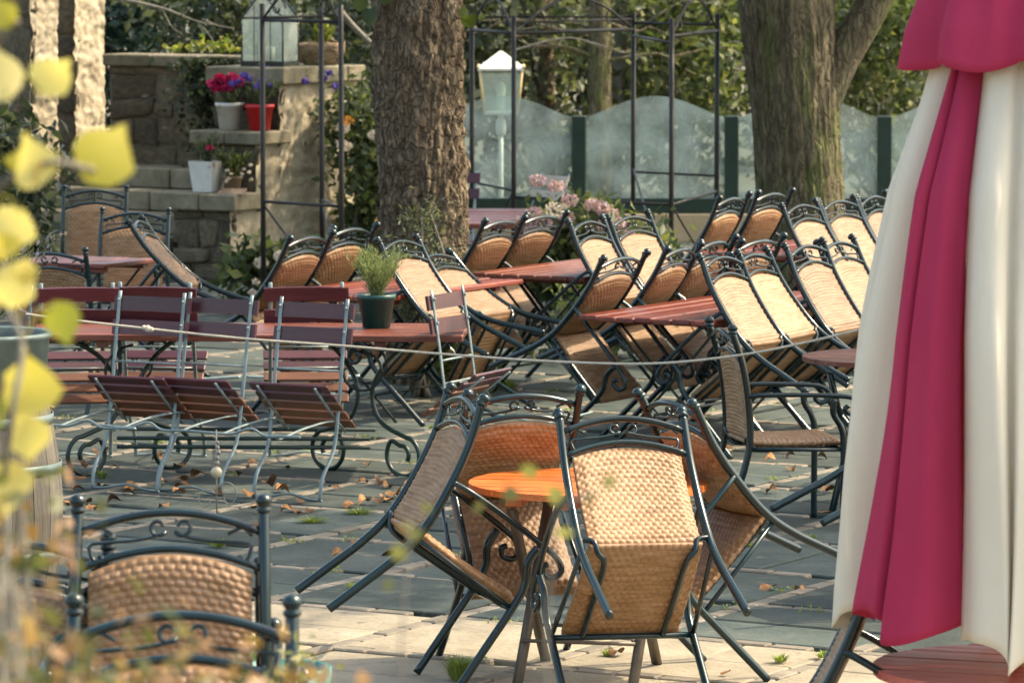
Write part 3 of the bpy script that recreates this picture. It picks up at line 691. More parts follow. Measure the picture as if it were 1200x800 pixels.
# ================================================================== IRON ARBORS
def arbor(label, posts, ties, top, extra=()):
    t = thing('iron_arbor', label, 'arbor', (posts[0][0], posts[0][1], 0))
    o = Vector((posts[0][0], posts[0][1], 0)); P = [Vector((x, y, 0))-o for x, y in posts]
    for p in P: obj('post', mk('post', tube([p, p+Vector((0, 0, top*.5)), p+Vector((0, 0, top))], .019, 8)), M_iron, t)
    for a, b, z, r in ties:
        q0 = P[a]+Vector((0, 0, z)); q1 = P[b]+Vector((0, 0, z)); obj('rail', mk('rail', tube([q0, q0.lerp(q1, .5), q1], r, 6)), M_iron, t)
    for a, b, z0, z1 in extra:
        obj('brace', mk('brace', tube([P[a]+Vector((0, 0, z0)), P[b]+Vector((0, 0, z1))], .009, 6)), M_iron, t)
    for a, b, z, r in ties:
        if z > top-.25 and r > .012:      # scrolls on the top rails
            q0 = P[a]+Vector((0, 0, z)); e = (P[b]-P[a]).normalized(); L = (P[b]-P[a]).length
            for s in (.2, .8):
                c = q0+e*(L*s)+Vector((0, 0, .09)); pts = [c+e*(.085*(1-.09*i)*math.cos(i*.7))+Vector((0, 0, .085*(1-.09*i)*math.sin(i*.7))) for i in range(10)]
                obj('scroll', mk('scroll', tube(spline(pts, 3), .007, 5)), M_iron, t)
            c0 = q0.lerp(P[b]+Vector((0, 0, z)), .5)
            arc = [q0+e*(L*i/8)+Vector((0, 0, .26*math.sin(math.pi*i/8))) for i in range(9)]
            obj('arch', mk('arch', tube(spline(arc, 3), .010, 6)), M_iron, t)
    return t
def pd(px, d): return ((px-600)/FPX*d, d)
arbor('rusty iron arbor standing around the middle hydrangea', [pd(602, 35.2), pd(787, 34.2), pd(840, 36), pd(742, 36.6), pd(553, 36.4)],
      [(0, 3, 2.05, .016), (1, 2, 2.05, .016), (0, 4, 2.05, .014), (0, 3, 2.13, .008), (3, 2, 2.1, .012), (1, 3, 2.0, .012), (1, 2, .80, .012), (0, 1, .80, .013), (3, 2, .92, .010), (0, 4, .85, .010), (4, 3, 2.15, .008)],
      2.18, [(1, 2, .80, .1), (1, 3, .1, .95), (0, 4, .85, .1)])
arbor('slim iron arbor in front of the stepped stone pier', [pd(308, 33.6), pd(400, 33.0), pd(377, 34.2)],
      [(0, 1, 2.18, .014), (0, 2, 2.2, .010), (1, 2, 2.16, .010), (0, 1, .86, .012), (1, 2, .84, .010)], 2.30, [(0, 1, .84, .12), (1, 2, .12, .84)])

# lantern post
lp = Vector(((587-600)/FPX*43.0, 43.0, 0))
t = thing('street_lantern', 'white lantern on a slim white post behind the glass screen', 'lantern', lp-Vector((0, 0, .09)))
obj('pole', mk('pole', tube([(0, 0, 0), (0, 0, .6), (0, 0, 1.12)], .022, 10)), M_wpaint, t)
obj('collar', mk('collar', lathe([(.0, 1.02), (.045, 1.02), (.05, 1.10), (.045, 1.15), (.028, 1.18), (.03, 1.22), (.0, 1.22)], 14)), M_wpaint, t)
def sq(r0, z0, r1, z1, mat, name, par, th=0):
    v = [(-r0, -r0, z0), (r0, -r0, z0), (r0, r0, z0), (-r0, r0, z0), (-r1, -r1, z1), (r1, -r1, z1), (r1, r1, z1), (-r1, r1, z1)]
    f = [(0, 1, 5, 4), (1, 2, 6, 5), (2, 3, 7, 6), (3, 0, 4, 7), (3, 2, 1, 0), (4, 5, 6, 7)]
    return obj(name, mk(name, (v, f), False), mat, par)
sq(.155, 1.215, .155, 1.24, M_wpaint, 'tray', t)
for s0, s1 in ((-1, -1), (1, -1), (1, 1), (-1, 1)):
    obj('bar', mk('bar', tube([(s0*.155, s1*.155, 1.23), (s0*.195, s1*.195, 1.62)], .013, 6)), M_brass, t)
for k in range(4):
    a = k*math.pi/2; v = [(-.145, -.150, 1.245), (.145, -.150, 1.245), (.182, -.187, 1.60), (-.182, -.187, 1.60)]
    M_ = Matrix.Rotation(a, 4, 'Z'); v2 = [M_ @ Vector(p) for p in v]; w2 = [p+(M_ @ Vector((0, .004, 0))) for p in v2]
    obj('pane', mk('pane', (v2+w2, [(0, 1, 2, 3), (7, 6, 5, 4), (0, 4, 5, 1), (1, 5, 6, 2), (2, 6, 7, 3), (3, 7, 4, 0)]), False), M_lampglass, t)
sq(.215, 1.625, .215, 1.645, M_wpaint, 'roof_rim', t); rf_ = sq(.215, 1.647, .012, 1.80, M_wpaint, 'roof', t)
obj('bulb', mk('bulb', lathe([(.001, 1.24), (.03, 1.26), (.035, 1.38), (.05, 1.44), (.035, 1.50), (.001, 1.52)], 12)), M_wpaint, t)
lm = t
for s0, s1 in ((-1, -1), (1, -1), (1, 1), (-1, 1)): obj('finial', mk('finial', ball((s0*.21, s1*.21, 1.66), .016)), M_brass, rf_)

# ================================================================== WICKER ARMCHAIR
PROF = [(-.52, 0), (-.475, .14), (-.425, .30), (-.40, .44), (-.405, .62), (-.43, .82), (-.475, .99)]
def post_y(z):
    return float(np.interp(z, [p[1] for p in PROF], [p[0] for p in PROF]))
zz = np.linspace(0, .99, 40)
_ps = spline([(0, a, b) for a, b in PROF], 8); _pz = [p.z for p in _ps]; _py = [p.y for p in _ps]
def py_(z): return np.interp(z, _pz, _py)
def post_x(z): return .245-.018*z
def weave_sheet(nx, ny, cw, ch):
    """height of the weave on a unit grid, cw x ch strands"""
    a, b = np.meshgrid(np.linspace(0, 1, nx), np.linspace(0, 1, ny))
    row = np.floor(b*ch-1e-6); hh = np.abs(np.sin(np.pi*(a*cw+.5*row)))**.7*np.abs(np.sin(np.pi*b*ch))**.6
    hh *= 1+.25*(vnoise(np.stack([a.ravel()*cw, b.ravel()*ch, 0*a.ravel()], 1)).reshape(a.shape))
    return a, b, hh
def slabgrid(a, b, top, bot, name):
    ny, nx = a.shape; n = nx*ny
    idx = np.arange(n).reshape(ny, nx)
    F = [np.stack([idx[:-1, :-1], idx[:-1, 1:], idx[1:, 1:], idx[1:, :-1]], -1).reshape(-1, 4)]
    F.append(F[0][:, ::-1]+n)
    ring = np.concatenate([idx[0, :], idx[1:, -1], idx[-1, -2::-1], idx[-2:0:-1, 0]]); nxr = np.roll(ring, -1)
    F.append(np.stack([ring, ring+n, nxr+n, nxr], 1))
    return mk_np(name, np.concatenate([top.reshape(-1, 3), bot.reshape(-1, 3)]), np.concatenate(F), True)
a, b, hh = weave_sheet(106, 112, 15, 22)
xw = .203-.004*b; X = (a*2-1)*xw
ztop = .880-.050*np.abs(a*2-1)**2.0
Z = .435+(ztop-.435)*b; Y = py_(Z)+.012*np.cos((a*2-1)*1.4)
rim = np.minimum(1, 8*np.minimum(np.minimum(a, 1-a), np.minimum(b, 1-b))+.25)
f_ = np.stack([X, Y+.014*rim+.0048*hh, Z], -1); bk = np.stack([X, Y-.014*rim-.0048*hh, Z], -1)
ME_back = slabgrid(a, b, bk, f_, 'back_panel')
a, b, hh = weave_sheet(106, 96, 15, 20)
Y = -.405+b*.425; X = (a*2-1)*(.205+.012*b); Z = .425-.010*np.sin(np.pi*b)+.0*a - .03*np.clip((b-.9)/.1, 0, 1)**2
rim = np.minimum(1, 8*np.minimum(np.minimum(a, 1-a), np.minimum(b, 1-b))+.25)
ME_seat = slabgrid(a, b, np.stack([X, Y, Z+.018*rim+.0048*hh], -1), np.stack([X, Y, Z-.018*rim-.0048*hh], -1), 'seat')
for m in (ME_back, ME_seat): m.materials.append(M_wick)
def post_me(s):
    pts = [(s*post_x(p.z), p.y, p.z) for p in _ps]; return mk('back_post', tube(pts, .0148, 10))
def finial_me(s):
    c = (s*post_x(.99), py_(.99), .99)
    v, f = lathe([(.0001, -.004), (.019, -.004), (.02, .006), (.014, .010), (.018, .016), (.022, .026), (.018, .038), (.008, .045), (.0001, .046)], 10)
    return mk('finial', ([Vector(p)+Vector(c) for p in v], f))
def rail_me(ze, zm, r, name):
    pts = []
    for i in range(17):
        q = i/8-1; z = zm-(zm-ze)*abs(q)**1.9; pts.append((q*(post_x(z)-.008), float(py_(z))-.002, z))
    return mk(name, tube(pts, r, 8))
def scroll_me():
    parts = []
    for s in (-1, 1):
        pts = []
        for i in range(12):     # curl beside the centre
            q = -2.6+i*.52; rr_ = .024-.0012*i; pts.append((s*(.030+rr_*math.cos(q)), 0, .948+rr_*math.sin(q)))
        pts = pts[::-1]
        tail = [(s*.045, 0, .922), (s*.10, 0, .912), (s*.19, 0, .905), (s*.195, 0, .885), (s*.185, 0, .862), (s*.16, 0, .862), (s*.175, 0, .875)]
        pts = [(x, float(py_(z)), z) for x, _, z in pts+tail]
        parts.append(tube(spline(pts, 2), .0055, 5))
        pts = [(s*.20, 0, .925), (s*.18, 0, .945), (s*.17, 0, .945), (s*.14, 0, .93)]
        parts.append(tube(spline([(x, float(py_(z)), z) for x, _, z in pts], 3), .005, 5))
    return mk('scrollwork', join(*parts))
def fleg_me(s):
    return mk('front_leg', tube(spline([(s*.262, .0, 0), (s*.262, 0, .2), (s*.262, 0, .42), (s*.262, -.012, .50), (s*.264, -.045, .57), (s*.266, -.045, .645)], 5), .0145, 10))
def arm_me(s):
    pts = [(s*.238, -.405, .665), (s*.262, -.34, .672), (s*.27, -.2, .672), (s*.27, -.04, .664), (s*.27, .035, .652), (s*.27, .075, .622), (s*.27, .065, .580), (s*.27, .028, .568), (s*.27, .005, .592), (s*.27, .018, .612)]
    sp = spline(pts, 6); return mk('armrest', tube(sp, .0125, 9))
def bar_me(): return mk('front_bar', tube([(-.262, .0, .385), (0, .0, .385), (.262, .0, .385)], .011, 8))
def brace_me(s): return mk('seat_brace', tube(spline([(s*.237, -.40, .455), (s*.19, -.405, .44), (s*.175, -.39, .40), (s*.148, -.35, .383), (s*.148, -.15, .383), (s*.148, .0, .385)], 5), .0105, 8))
def side_me(s): return mk('side_bar', tube([(s*.238, -.40, .40), (s*.25, -.2, .392), (s*.262, 0, .388)], .0095, 8))
CH = [('seat', ME_seat), ('back_panel', ME_back), ('top_rail', rail_me(.935, .985, .0115, 'top_rail')), ('lower_rail', rail_me(.84, .892, .0105, 'lower_rail')), ('scrollwork', scroll_me()), ('front_bar', bar_me())]
for s in (-1, 1):
    CH += [('back_post', post_me(s)), ('finial', finial_me(s)), ('front_leg', fleg_me(s)), ('armrest', arm_me(s)), ('seat_brace', brace_me(s)), ('side_bar', side_me(s))]
for nme, me in CH:
    for v in me.vertices:
        if v.co.z > .44: v.co.z = .44+(v.co.z-.44)*.92
        if v.co.y < 0: v.co.y *= 1.125
for nme, me in CH:
    if len(me.materials) == 0: me.materials.append(M_frame)
def arm_gap(tilt, zt=.745):
    """how far the front feet stand from the table edge the arms lean on"""
    q = rad(tilt); aa = (zt-.638*math.cos(q))/math.sin(q); return -aa*math.cos(q)+.638*math.sin(q)
def chair(label, x, y, head, tilt=0.0, z=0.0, group='wicker armchairs', roll=0.0):
    t = thing('wicker_armchair', label, 'armchair', (x, y, z), (-rad(tilt+(random.uniform(-1.8, 1.8) if tilt else 0)), roll+(random.uniform(-.02, .02) if tilt else 0), -rad(head+random.uniform(-2.5, 2.5))), group)
    last = {}
    for nme, me in CH:
        up_ = last[{'finial': 'back_post', 'scrollwork': 'top_rail'}[nme]] if nme in ('finial', 'scrollwork') else t
        last[nme] = obj(nme, me, None, up_)
    return t
def fwd(h): return Vector((math.sin(rad(h)), math.cos(rad(h)), 0))

# ================================================================== TABLES
def plank_top(parent, L, W, n, z, mat, th=.028, name='plank'):
    pw_ = W/n; me = mk('plank', cbox(-L/2, L/2, -pw_/2+.0045, pw_/2-.0045, -th, 0, .005), False); me.materials.append(mat)
    for k in range(n): obj(name, me, None, parent, (0, -W/2+pw_*(k+.5), z+random.uniform(-.003, .003)))
def round_top(parent, R, n, z, mat, th=.024):
    pw_ = 2*R/n
    for k in range(n):
        y0 = -R+pw_*k+.0048; y1 = -R+pw_*(k+1)-.0048; pts = []
        for i in range(7):
            y = y0+(y1-y0)*i/6; pts.append((math.sqrt(max(1e-5, R*R-y*y)), y))
        for i in range(7):
            y = y1+(y0-y1)*i/6; pts.append((-math.sqrt(max(1e-5, R*R-y*y)), y))
        me = mk('plank', extr(pts, -th, 0), False)
        obj('plank', me, mat, parent, (0, 0, z+random.uniform(-.001, .001)))
def xlegs(parent, xs, half, zt, mat, w_=.018, flat=.45, name='leg'):
    for x in xs:
        for s in (-1, 1):
            lg = obj(name, mk(name, tube([(x+.012*s, -s*half, .0), (x+.012*s, 0, zt*.48), (x+.012*s, s*half*.92, zt-.03)], w_, 4, flat)), mat, parent)
        obj('pivot', mk('pivot', ball((x, 0, zt*.48), .02)), mat, lg)
    if len(xs) > 1:
        for s in (-1, 1): obj('stretcher', mk('stretcher', tube([(xs[0], s*half*.62, .16), (0, s*half*.62, .16), (xs[-1], s*half*.62, .16)], .008, 6)), mat, parent)
def slat_table(label, A, Wd, Ln, mat, legmat, nm=7, z=.745):
    c = uv(A, Wd/2, Ln/2)
    t = thing('slatted_table', label, 'table', c, (0, 0, math.atan2(U.y, U.x)))
    plank_top(t, Ln, Wd, nm, z, mat)
    for s in (-1, 1): obj('batten', mk('batten', cbox(s*Ln*.36-.03, s*Ln*.36+.03, -Wd/2+.05, Wd/2-.05, z-.058, z-.030, .003), False), mat, t)
    xlegs(t, (-Ln*.36, Ln*.36), Wd*.42, z-.03, legmat)
    return t
# near round table with four tipped chairs
TC = (.29, 17.4)
t = thing('round_table', 'round orange slatted table in front with four wicker chairs tipped against it', 'table', (*TC, 0), (0, 0, rad(-12)))
round_top(t, .455, 8, .745, M_orange)
obj('rim_batten', mk('rim_batten', cbox(-.03, .03, -.40, .40, .683, .713, .003), False), M_orange, t)
obj('rim_batten', mk('rim_batten', cbox(-.25, -.19, -.34, .34, .685, .714, .003), False), M_orange, t)
obj('rim_batten', mk('rim_batten', cbox(.19, .25, -.34, .34, .685, .714, .003), False), M_orange, t)
xlegs(t, (-.22, .22), .33, .70, M_bronze, .021, .35)
for h, lab, tl, dx in ((-17, 'wicker armchair tipped with its back to the camera in front of the orange round table', 49, -.13),
                   (72, 'wicker armchair tipped towards the left side of the round orange table', 34, .02),
                   (-114, 'wicker armchair tipped against the right side of the round orange table', 46, 0.0),
                   (163, 'wicker armchair facing the camera, tipped over the far side of the orange table', 44, -.15)):
    g = .455+arm_gap(tl)+{-17: .42, 72: .14}.get(h, 0); p = Vector((*TC, 0))-fwd(h)*g
    chair(lab, p.x+dx, p.y-(.12 if h == -114 else 0), h, tl, group='chairs around the orange table').scale = (1.03,)*3 if h == -17 else (1.0,)*3
# four slatted tables with chairs tipped from both sides
def group_of(A, Wd, Ln, mat, legm, label, right, left, gname, short):
    slat_table(label, A, Wd, Ln, mat, legm)
    for k, (b, tl, ex, dh) in enumerate(right):
        p = uv(A, Wd+arm_gap(tl)+ex, b); chair(short[0][k], p.x, p.y, -60+dh, tl, group=gname)
    for k, (b, tl, ex, dh) in enumerate(left):
        p = uv(A, -arm_gap(tl)-ex, b); chair(short[1][k], p.x, p.y, 120+dh, tl, group=gname)
group_of((.36, 25.0), .80, 2.15, M_redwood, M_green, 'red slatted table in the middle with pale chair backs leaning along its right side',
         [(.31, 41, 0, 1), (.81, 43, 0, -2), (1.33, 41, .0, 2), (1.82, 42, 0, 0)], [(.38, 47, .05, 3), (1.03, 45, .05, -2), (1.52, 44, .05, 1), (2.0, 46, .02, 3)], 'chairs around the middle red table',
         (['pale wicker chair back leaning on the middle red table, first of four from the left', 'pale wicker chair back leaning on the middle red table, second of four from the left',
           'pale wicker chair back leaning on the middle red table, third of four from the left', 'pale wicker chair back leaning on the middle red table, rightmost, half behind the umbrella'],
          ['wicker armchair tipped over the left corner of the middle red table, nearest the camera', 'wicker armchair tipped over the left side of the middle red table, second from the front', 'wicker chair showing only its top rail behind the second pale chair back', 'wicker chair showing only its top rail behind the third pale chair back']))
group_of((-.26, 28.14), .80, 1.35, M_brownwood, M_green, 'brown red slatted table behind the middle one, just right of the brown trunk',
         [(.22, 41, 0, 0), (.80, 40, 0, 2)], [(.27, 45, .05, 0), (.88, 44, .12, 3)], 'chairs around the brown red table',
         (['sunlit pale chair back leaning on the right side of the brown red table, nearer one', 'sunlit pale chair back leaning on the right side of the brown red table, farther right'],
          ['shaded orange chair tipped over the left end of the brown red table near the trunk', 'shaded orange chair tipped over the brown red table in front of the hydrangea']))
group_of((1.17, 29.9), .80, 1.7, M_redwood, M_green, 'farthest slatted table below the mossy trunk, its orange red top hardly showing',
         [(.22, 41, 0, 0), (.74, 42, 0, 2), (1.26, 41, 0, -2)], [(.62, 42, .10, 0), (1.22, 42, .10, 2)], 'chairs around the farthest table',
         (['very bright chair back leaning on the farthest table right below the mossy trunk', 'very bright chair back leaning on the farthest table, second from the mossy trunk', 'very bright chair back at the far table, partly cut by the umbrella edge'],
          ['orange chair tipped over the far table, left of the mossy trunk', 'orange chair tipped over the far table, straight in front of the mossy trunk']))
group_of((-1.42, 26.6), .80, 1.6, M_redwood, M_frame, 'red slatted table behind the long folding chair table, left of the trunk',
         [(.40, 46, 0, 0), (.98, 60, .02, -4)], [(.35, 45, .05, 0), (1.02, 44, .15, 4)], 'chairs around the left red table',
         (['pale chair back behind the potted herb, leaning up left', 'pale chair back sloping low just right of the trunk'],
          ['shaded orange chair tipped from the left onto the left red table, in front', 'shaded orange chair touching the left edge of the brown trunk']))
# right: level chair and round tables
chair('level wicker armchair standing sideways on its four legs left of the umbrella', 1.515, 21.9, 81, 0, group='upright wicker armchair')
def pedestal_table(label, x, y, R, mat, n=8, z=.745):
    t = thing('round_table', label, 'table', (x, y, 0), (0, 0, rad(-20)))
    round_top(t, R, n, z, mat)
    obj('batten', mk('batten', cbox(-.03, .03, -R*.85, R*.85, z-.06, z-.031, .003), False), mat, t)
    xlegs(t, (-R*.5, R*.5), R*.7, z-.04, M_frame)
    return t
pedestal_table('round brown red slatted table half hidden behind the umbrella', 1.86, 22.6, .43, M_brownwood)
pedestal_table('round slatted table close behind the lower half of the closed umbrella', 2.16, 19.3, .43, M_brownwood)
chair('tipped wicker chair whose foot pokes out left of the umbrella hem', 1.55, 19.05, 68, 46, group='chairs behind the umbrella')
TU = (1.44, 13.0)
M_lac = surf('red_lacquer', [(0.3, (0.40, 0.06, 0.05)), (0.6, (0.52, 0.13, 0.10)), (0.8, (0.60, 0.26, 0.20))], scale=6, stretch=(1, 8, 8), rough=0.4, rand=0.15, bump=0.1)
pedestal_table('red slatted table around the umbrella pole at the bottom right', *TU, .41, M_lac, 11)
chair('tipped wicker chair at the bottom right below the umbrella edge', 1.03, 13.2, 94, 30, group='chairs at the umbrella table')

# ================================================================== FOLDING SLAT CHAIRS
def fc_meshes():
    L = []
    for s in (-1, 1):
        L.append(('post', mk('post', tube(spline([(s*.19, 0, 0), (s*.19, -.055, .10), (s*.19, -.06, .28), (s*.19, -.155, .46), (s*.19, -.30, .69), (s*.19, -.445, .93)], 4), .0105, 8, .6)), M_steel))
        L.append(('rear_leg', mk('rear_leg', tube(spline([(s*.17, -.01, .435), (s*.17, -.13, .40), (s*.172, -.34, .20), (s*.175, -.50, .02), (s*.175, -.53, 0)], 4), .009, 8, .6)), M_steel))
        L.append(('seat_rail', mk('seat_rail', tube([(s*.165, -.38, .415), (s*.165, -.18, .425), (s*.165, .015, .44)], .0085, 6, .6)), M_steel))
    L.append(('front_sled', mk('front_sled', tube(spline([(-.20, 0, .004), (-.12, 0, .010), (0, 0, .035), (.12, 0, .010), (.20, 0, .004)], 5), .009, 6, .6)), M_steel))
    L.append(('rear_sled', mk('rear_sled', tube(spline([(-.31, -.55, .0), (-.22, -.54, .004), (-.1, -.525, .012), (0, -.52, .055), (.1, -.525, .012), (.22, -.54, .004), (.31, -.55, 0)], 5), .010, 6, .6)), M_steel))
    for z in (.52, .62): 
        y = -.155-(z-.46)*.63; L.append(('rod', mk('rod', tube([(-.19, y, z), (0, y, z), (.19, y, z)], .0055, 6)), M_steel))
    slat = cbox(-.205, .205, -.008, .008, -.038, .038, .004)
    def bow(vf): return [(x, y+.020*(1-(x/.225)**2)*-1+.0, z) for x, y, z in vf[0]], vf[1]
    v, f = [], []
    parts = []
    for i in range(8):
        x0 = -.225+.45*i/8; parts.append((x0, x0+.41/8))
    vs, fs = [], []
    for i in range(9):
        x = -.225+.45*i/8; y = -.018*(1-(x/.225)**2)
        for yy, zz_ in ((-.008, -.038), (.008, -.038), (.008, .038), (-.008, .038)): vs.append((x, y+yy, zz_))
    for i in range(8):
        for k in range(4): fs.append((i*4+k, i*4+(k+1) % 4, (i+1)*4+(k+1) % 4, (i+1)*4+k))
    fs.append((3, 2, 1, 0)); fs.append((32, 33, 34, 35))
    slope = math.atan2(.145, .24)
    for z in (.885, .780):
        y = -.30-(z-.69)*.604; M_ = Matrix.Translation((0, y+.02, z)) @ Matrix.Rotation(slope, 4, 'X')
        L.append(('back_slat', mk('back_slat', xf((vs, fs), M_), False), M_slat))
        for s in (-1, 1): L.append(('bolt', mk('bolt', ball((s*.19, y-.012, z), .008, 6, 4)), M_steel))
    for k in range(5):
        y0 = -.375+k*.079; z = .43+.006*k
        L.append(('seat_slat', mk('seat_slat', cbox(-.225, .225, y0, y0+.058, z, z+.016, .004), False), M_slat if k < 2 else M_slatund))
    for n_, me, mat in L: me.materials.append(mat)
    return [(n_, me) for n_, me, _ in L]
FC = fc_meshes()
M_palesl = surf('sunbleached_slats', [(0.3, (0.42, 0.30, 0.22)), (0.7, (0.60, 0.50, 0.40))], scale=6, stretch=(1, 9, 9), rough=0.6, rand=0.1)
FCP = []
for n_, me in FC:
    if 'slat' in n_:
        me = me.copy(); me.materials.clear(); me.materials.append(M_palesl)
    FCP.append((n_, me))
FCG = 'folding slat chairs at the long table'
def fchair(label, x, y, head, tilt=0, group=FCG, FC=FC):
    t = thing('folding_chair', label, 'folding chair', (x, y, 0), (-rad(tilt), 0, -rad(head)), group)
    sl = None
    for n_, me in FC:
        o = obj(n_, me, None, sl if n_ == 'bolt' else t)
        if n_ == 'back_slat': sl = o
    return t
# long table with cast iron scroll legs
FT = thing('long_table', 'long brown red plank table on scrolled iron legs with folding chairs all around', 'table', (-1.39, 24.05, 0), (0, 0, rad(-2)))
plank_top(FT, 2.30, .76, 6, .755, M_brownwood, .035)
for s in (-1, 1):
    obj('batten', mk('batten', cbox(s*.72-.03, s*.72+.03, -.34, .34, .685, .718, .003), False), M_brownwood, FT)
    for q in (-1, 1):
        W_ = lambda k_, z_: (s*.62+k_*.8*(-s), k_*.62, z_)
        pts = [W_(q*.30, .69), W_(q*.16, .60), W_(q*.05, .44), W_(q*.10, .28), W_(q*.26, .20)]
        lp_ = [W_(q*(.26+.11*math.sin(i*.55)), .105+.105*math.cos(i*.55)) for i in range(11)]
        lp_ += [W_(q*(.25+.05*math.sin(11*.55+i*.6)), .11+.05*math.cos(11*.55+i*.6)) for i in range(5)]
        obj('scroll_leg', mk('scroll_leg', tube(spline(pts[:-1]+lp_, 4), .0125, 8)), M_green, FT)
        c_ = [(s*.62+s*.10*math.sin(i*.6), q*.2, .55+.10*math.cos(i*.6)) for i in range(9)]
        obj('scroll', mk('scroll', tube(spline(c_, 3), .008, 6)), M_frame, FT)
for yq, zq in ((-.22, .20), (.22, .20), (-.22, .155)):
    obj('stretcher', mk('stretcher', tube([(-.66, yq, zq), (0, yq, zq), (.66, yq, zq)], .011, 8)), M_green, FT)
p = gp(146, 574); fchair('folding chair with wine red slats, leftmost of the front row at the long table', p.x, p.y, 26, 42)
p = gp(222, 577); fchair('folding chair with wine red slats, second from the left in the front row', p.x, p.y, 31, 42)
p = gp(336, 585); fchair('folding chair with wine red slats, left of the potted herb in the front row', p.x, p.y, 27, 42)
fchair('folding chair leaning from the right end of the long table under the herb pot', -.10, 23.55, -66, 40)
fchair('folding chair behind the left end of the long table, only its dark top slats showing', -2.36, 24.75, 172, 46)
fchair('folding chair behind the long table, between the two leftmost front chairs', -1.85, 24.80, 188, 46)
fchair('folding chair behind the long table, left of the potted herb', -1.12, 24.80, 176, 46)
fchair('folding chair at the left end of the long table next to the barrel', -2.66, 23.7, 74, 34)
# back table
t = thing('long_table', 'red plank table in the background right of the brown trunk', 'table', (-.42, 33.7, 0), (0, 0, rad(-4)))
plank_top(t, 1.0, 1.9, 8, .75, M_redwood, .035)
for s in (-1, 1):
    for q in (-1, 1):
        obj('scroll_leg', mk('scroll_leg', tube(spline([(s*.34, q*.7, .71), (s*.26, q*.7, .5), (s*.34, q*.7, .3), (s*.42, q*.7, .15), (s*.36, q*.7, .02), (s*.28, q*.7, .10)], 5), .014, 7)), M_frame, t)
FB = 'folding chairs at the background table'
fchair('orange lit folding chair behind the background table beside the trunk', -.50, 35.0, 190, 12, FB)
fchair('pale folding chair at the right side of the background table', .10, 34.9, 238, 10, FB, FCP)
fchair('folding chair with its dark red back edge showing beside the umbrella', 2.02, 23.3, 200, 8, 'folding chair by the umbrella')

# ================================================================== LEFT REAR GROUP and STACKS
def stack(labels, x, y, head, n, group, dz=.125, dy=.03, tilt=0, z0=0):
    f = fwd(head)
    for k in range(n): chair(labels[k], x+f.x*dy*k, y+f.y*dy*k, head, tilt, z0+dz*k, group)
slat_table('small red slatted table between the upright chairs at the upper left', (-3.25, 29.2), .8, .62, M_redwood, M_frame)
GU = 'upright chairs at the upper left'
chair('upright wicker chair farthest back at the upper left, in front of the steps', -3.06, 33.0, 182, group=GU)
chair('upright wicker chair with its back to us left of the small red table', -2.60, 27.5, 12, group=GU)
chair('upright wicker chair behind the small red table, facing the camera', -2.60, 30.3, 190, group=GU)
chair('wicker chair sloping steeply in front of the stone pier', -1.95, 28.9, -84, 50, group='sloping chair by the pier')
stack(['bottom chair of the big stack at the lower left', 'second chair from the bottom of the big stack at the lower left', 'third chair from the bottom of the big stack at the lower left', 'top chair of the big stack at the lower left, its full arched back showing'],
      -.825, 10.75, 180, 4, 'stacked chairs at the lower left', dz=.157)
stack(['bottom chair of the stack among the foreground flowers', 'second chair from the bottom of the stack among the foreground flowers', 'third chair from the bottom of the stack among the foreground flowers', 'top chair of the stack among the foreground flowers'],
      -.70, 9.05, 182, 4, 'stacked chairs at the lower left', dz=.157)
stack(['bottom chair of the stack cut by the left edge', 'second chair from the bottom of the stack cut by the left edge', 'third chair from the bottom of the stack cut by the left edge', 'top chair of the stack cut by the left edge'],
      -1.37, 10.9, 200, 4, 'stacked chairs at the lower left', dz=.125)

# ================================================================== UMBRELLA
um = thing('closed_umbrella', 'closed raspberry red and cream garden umbrella at the right edge', 'umbrella', (*TU, 0))
obj('pole', mk('pole', tube([(0, 0, .0), (0, 0, 1.5), (0, 0, 3.05)], .024, 12)), surf('umbrella_wood', [(0.3, (0.35, 0.17, 0.06)), (0.7, (0.48, 0.26, 0.10))], scale=8, stretch=(6, 6, 1), rough=0.5), um)
obj('base', mk('base', lathe([(.0001, 0), (.28, 0), (.28, .05), (.06, .09), (.05, .3), (.03, .32)], 24)), M_frame, um)
obj('tip', mk('tip', ball((0, 0, 3.10), .04)), M_frame, um)
def rad_at(z):   # outer radius of the folded canopy
    return float(np.interp(z, [.70, .80, .95, 1.3, 1.7, 2.1, 2.45, 2.75, 3.0], [.50, .535, .53, .495, .445, .375, .262, .165, .05]))
BND = [-74+45*k for k in range(8)]
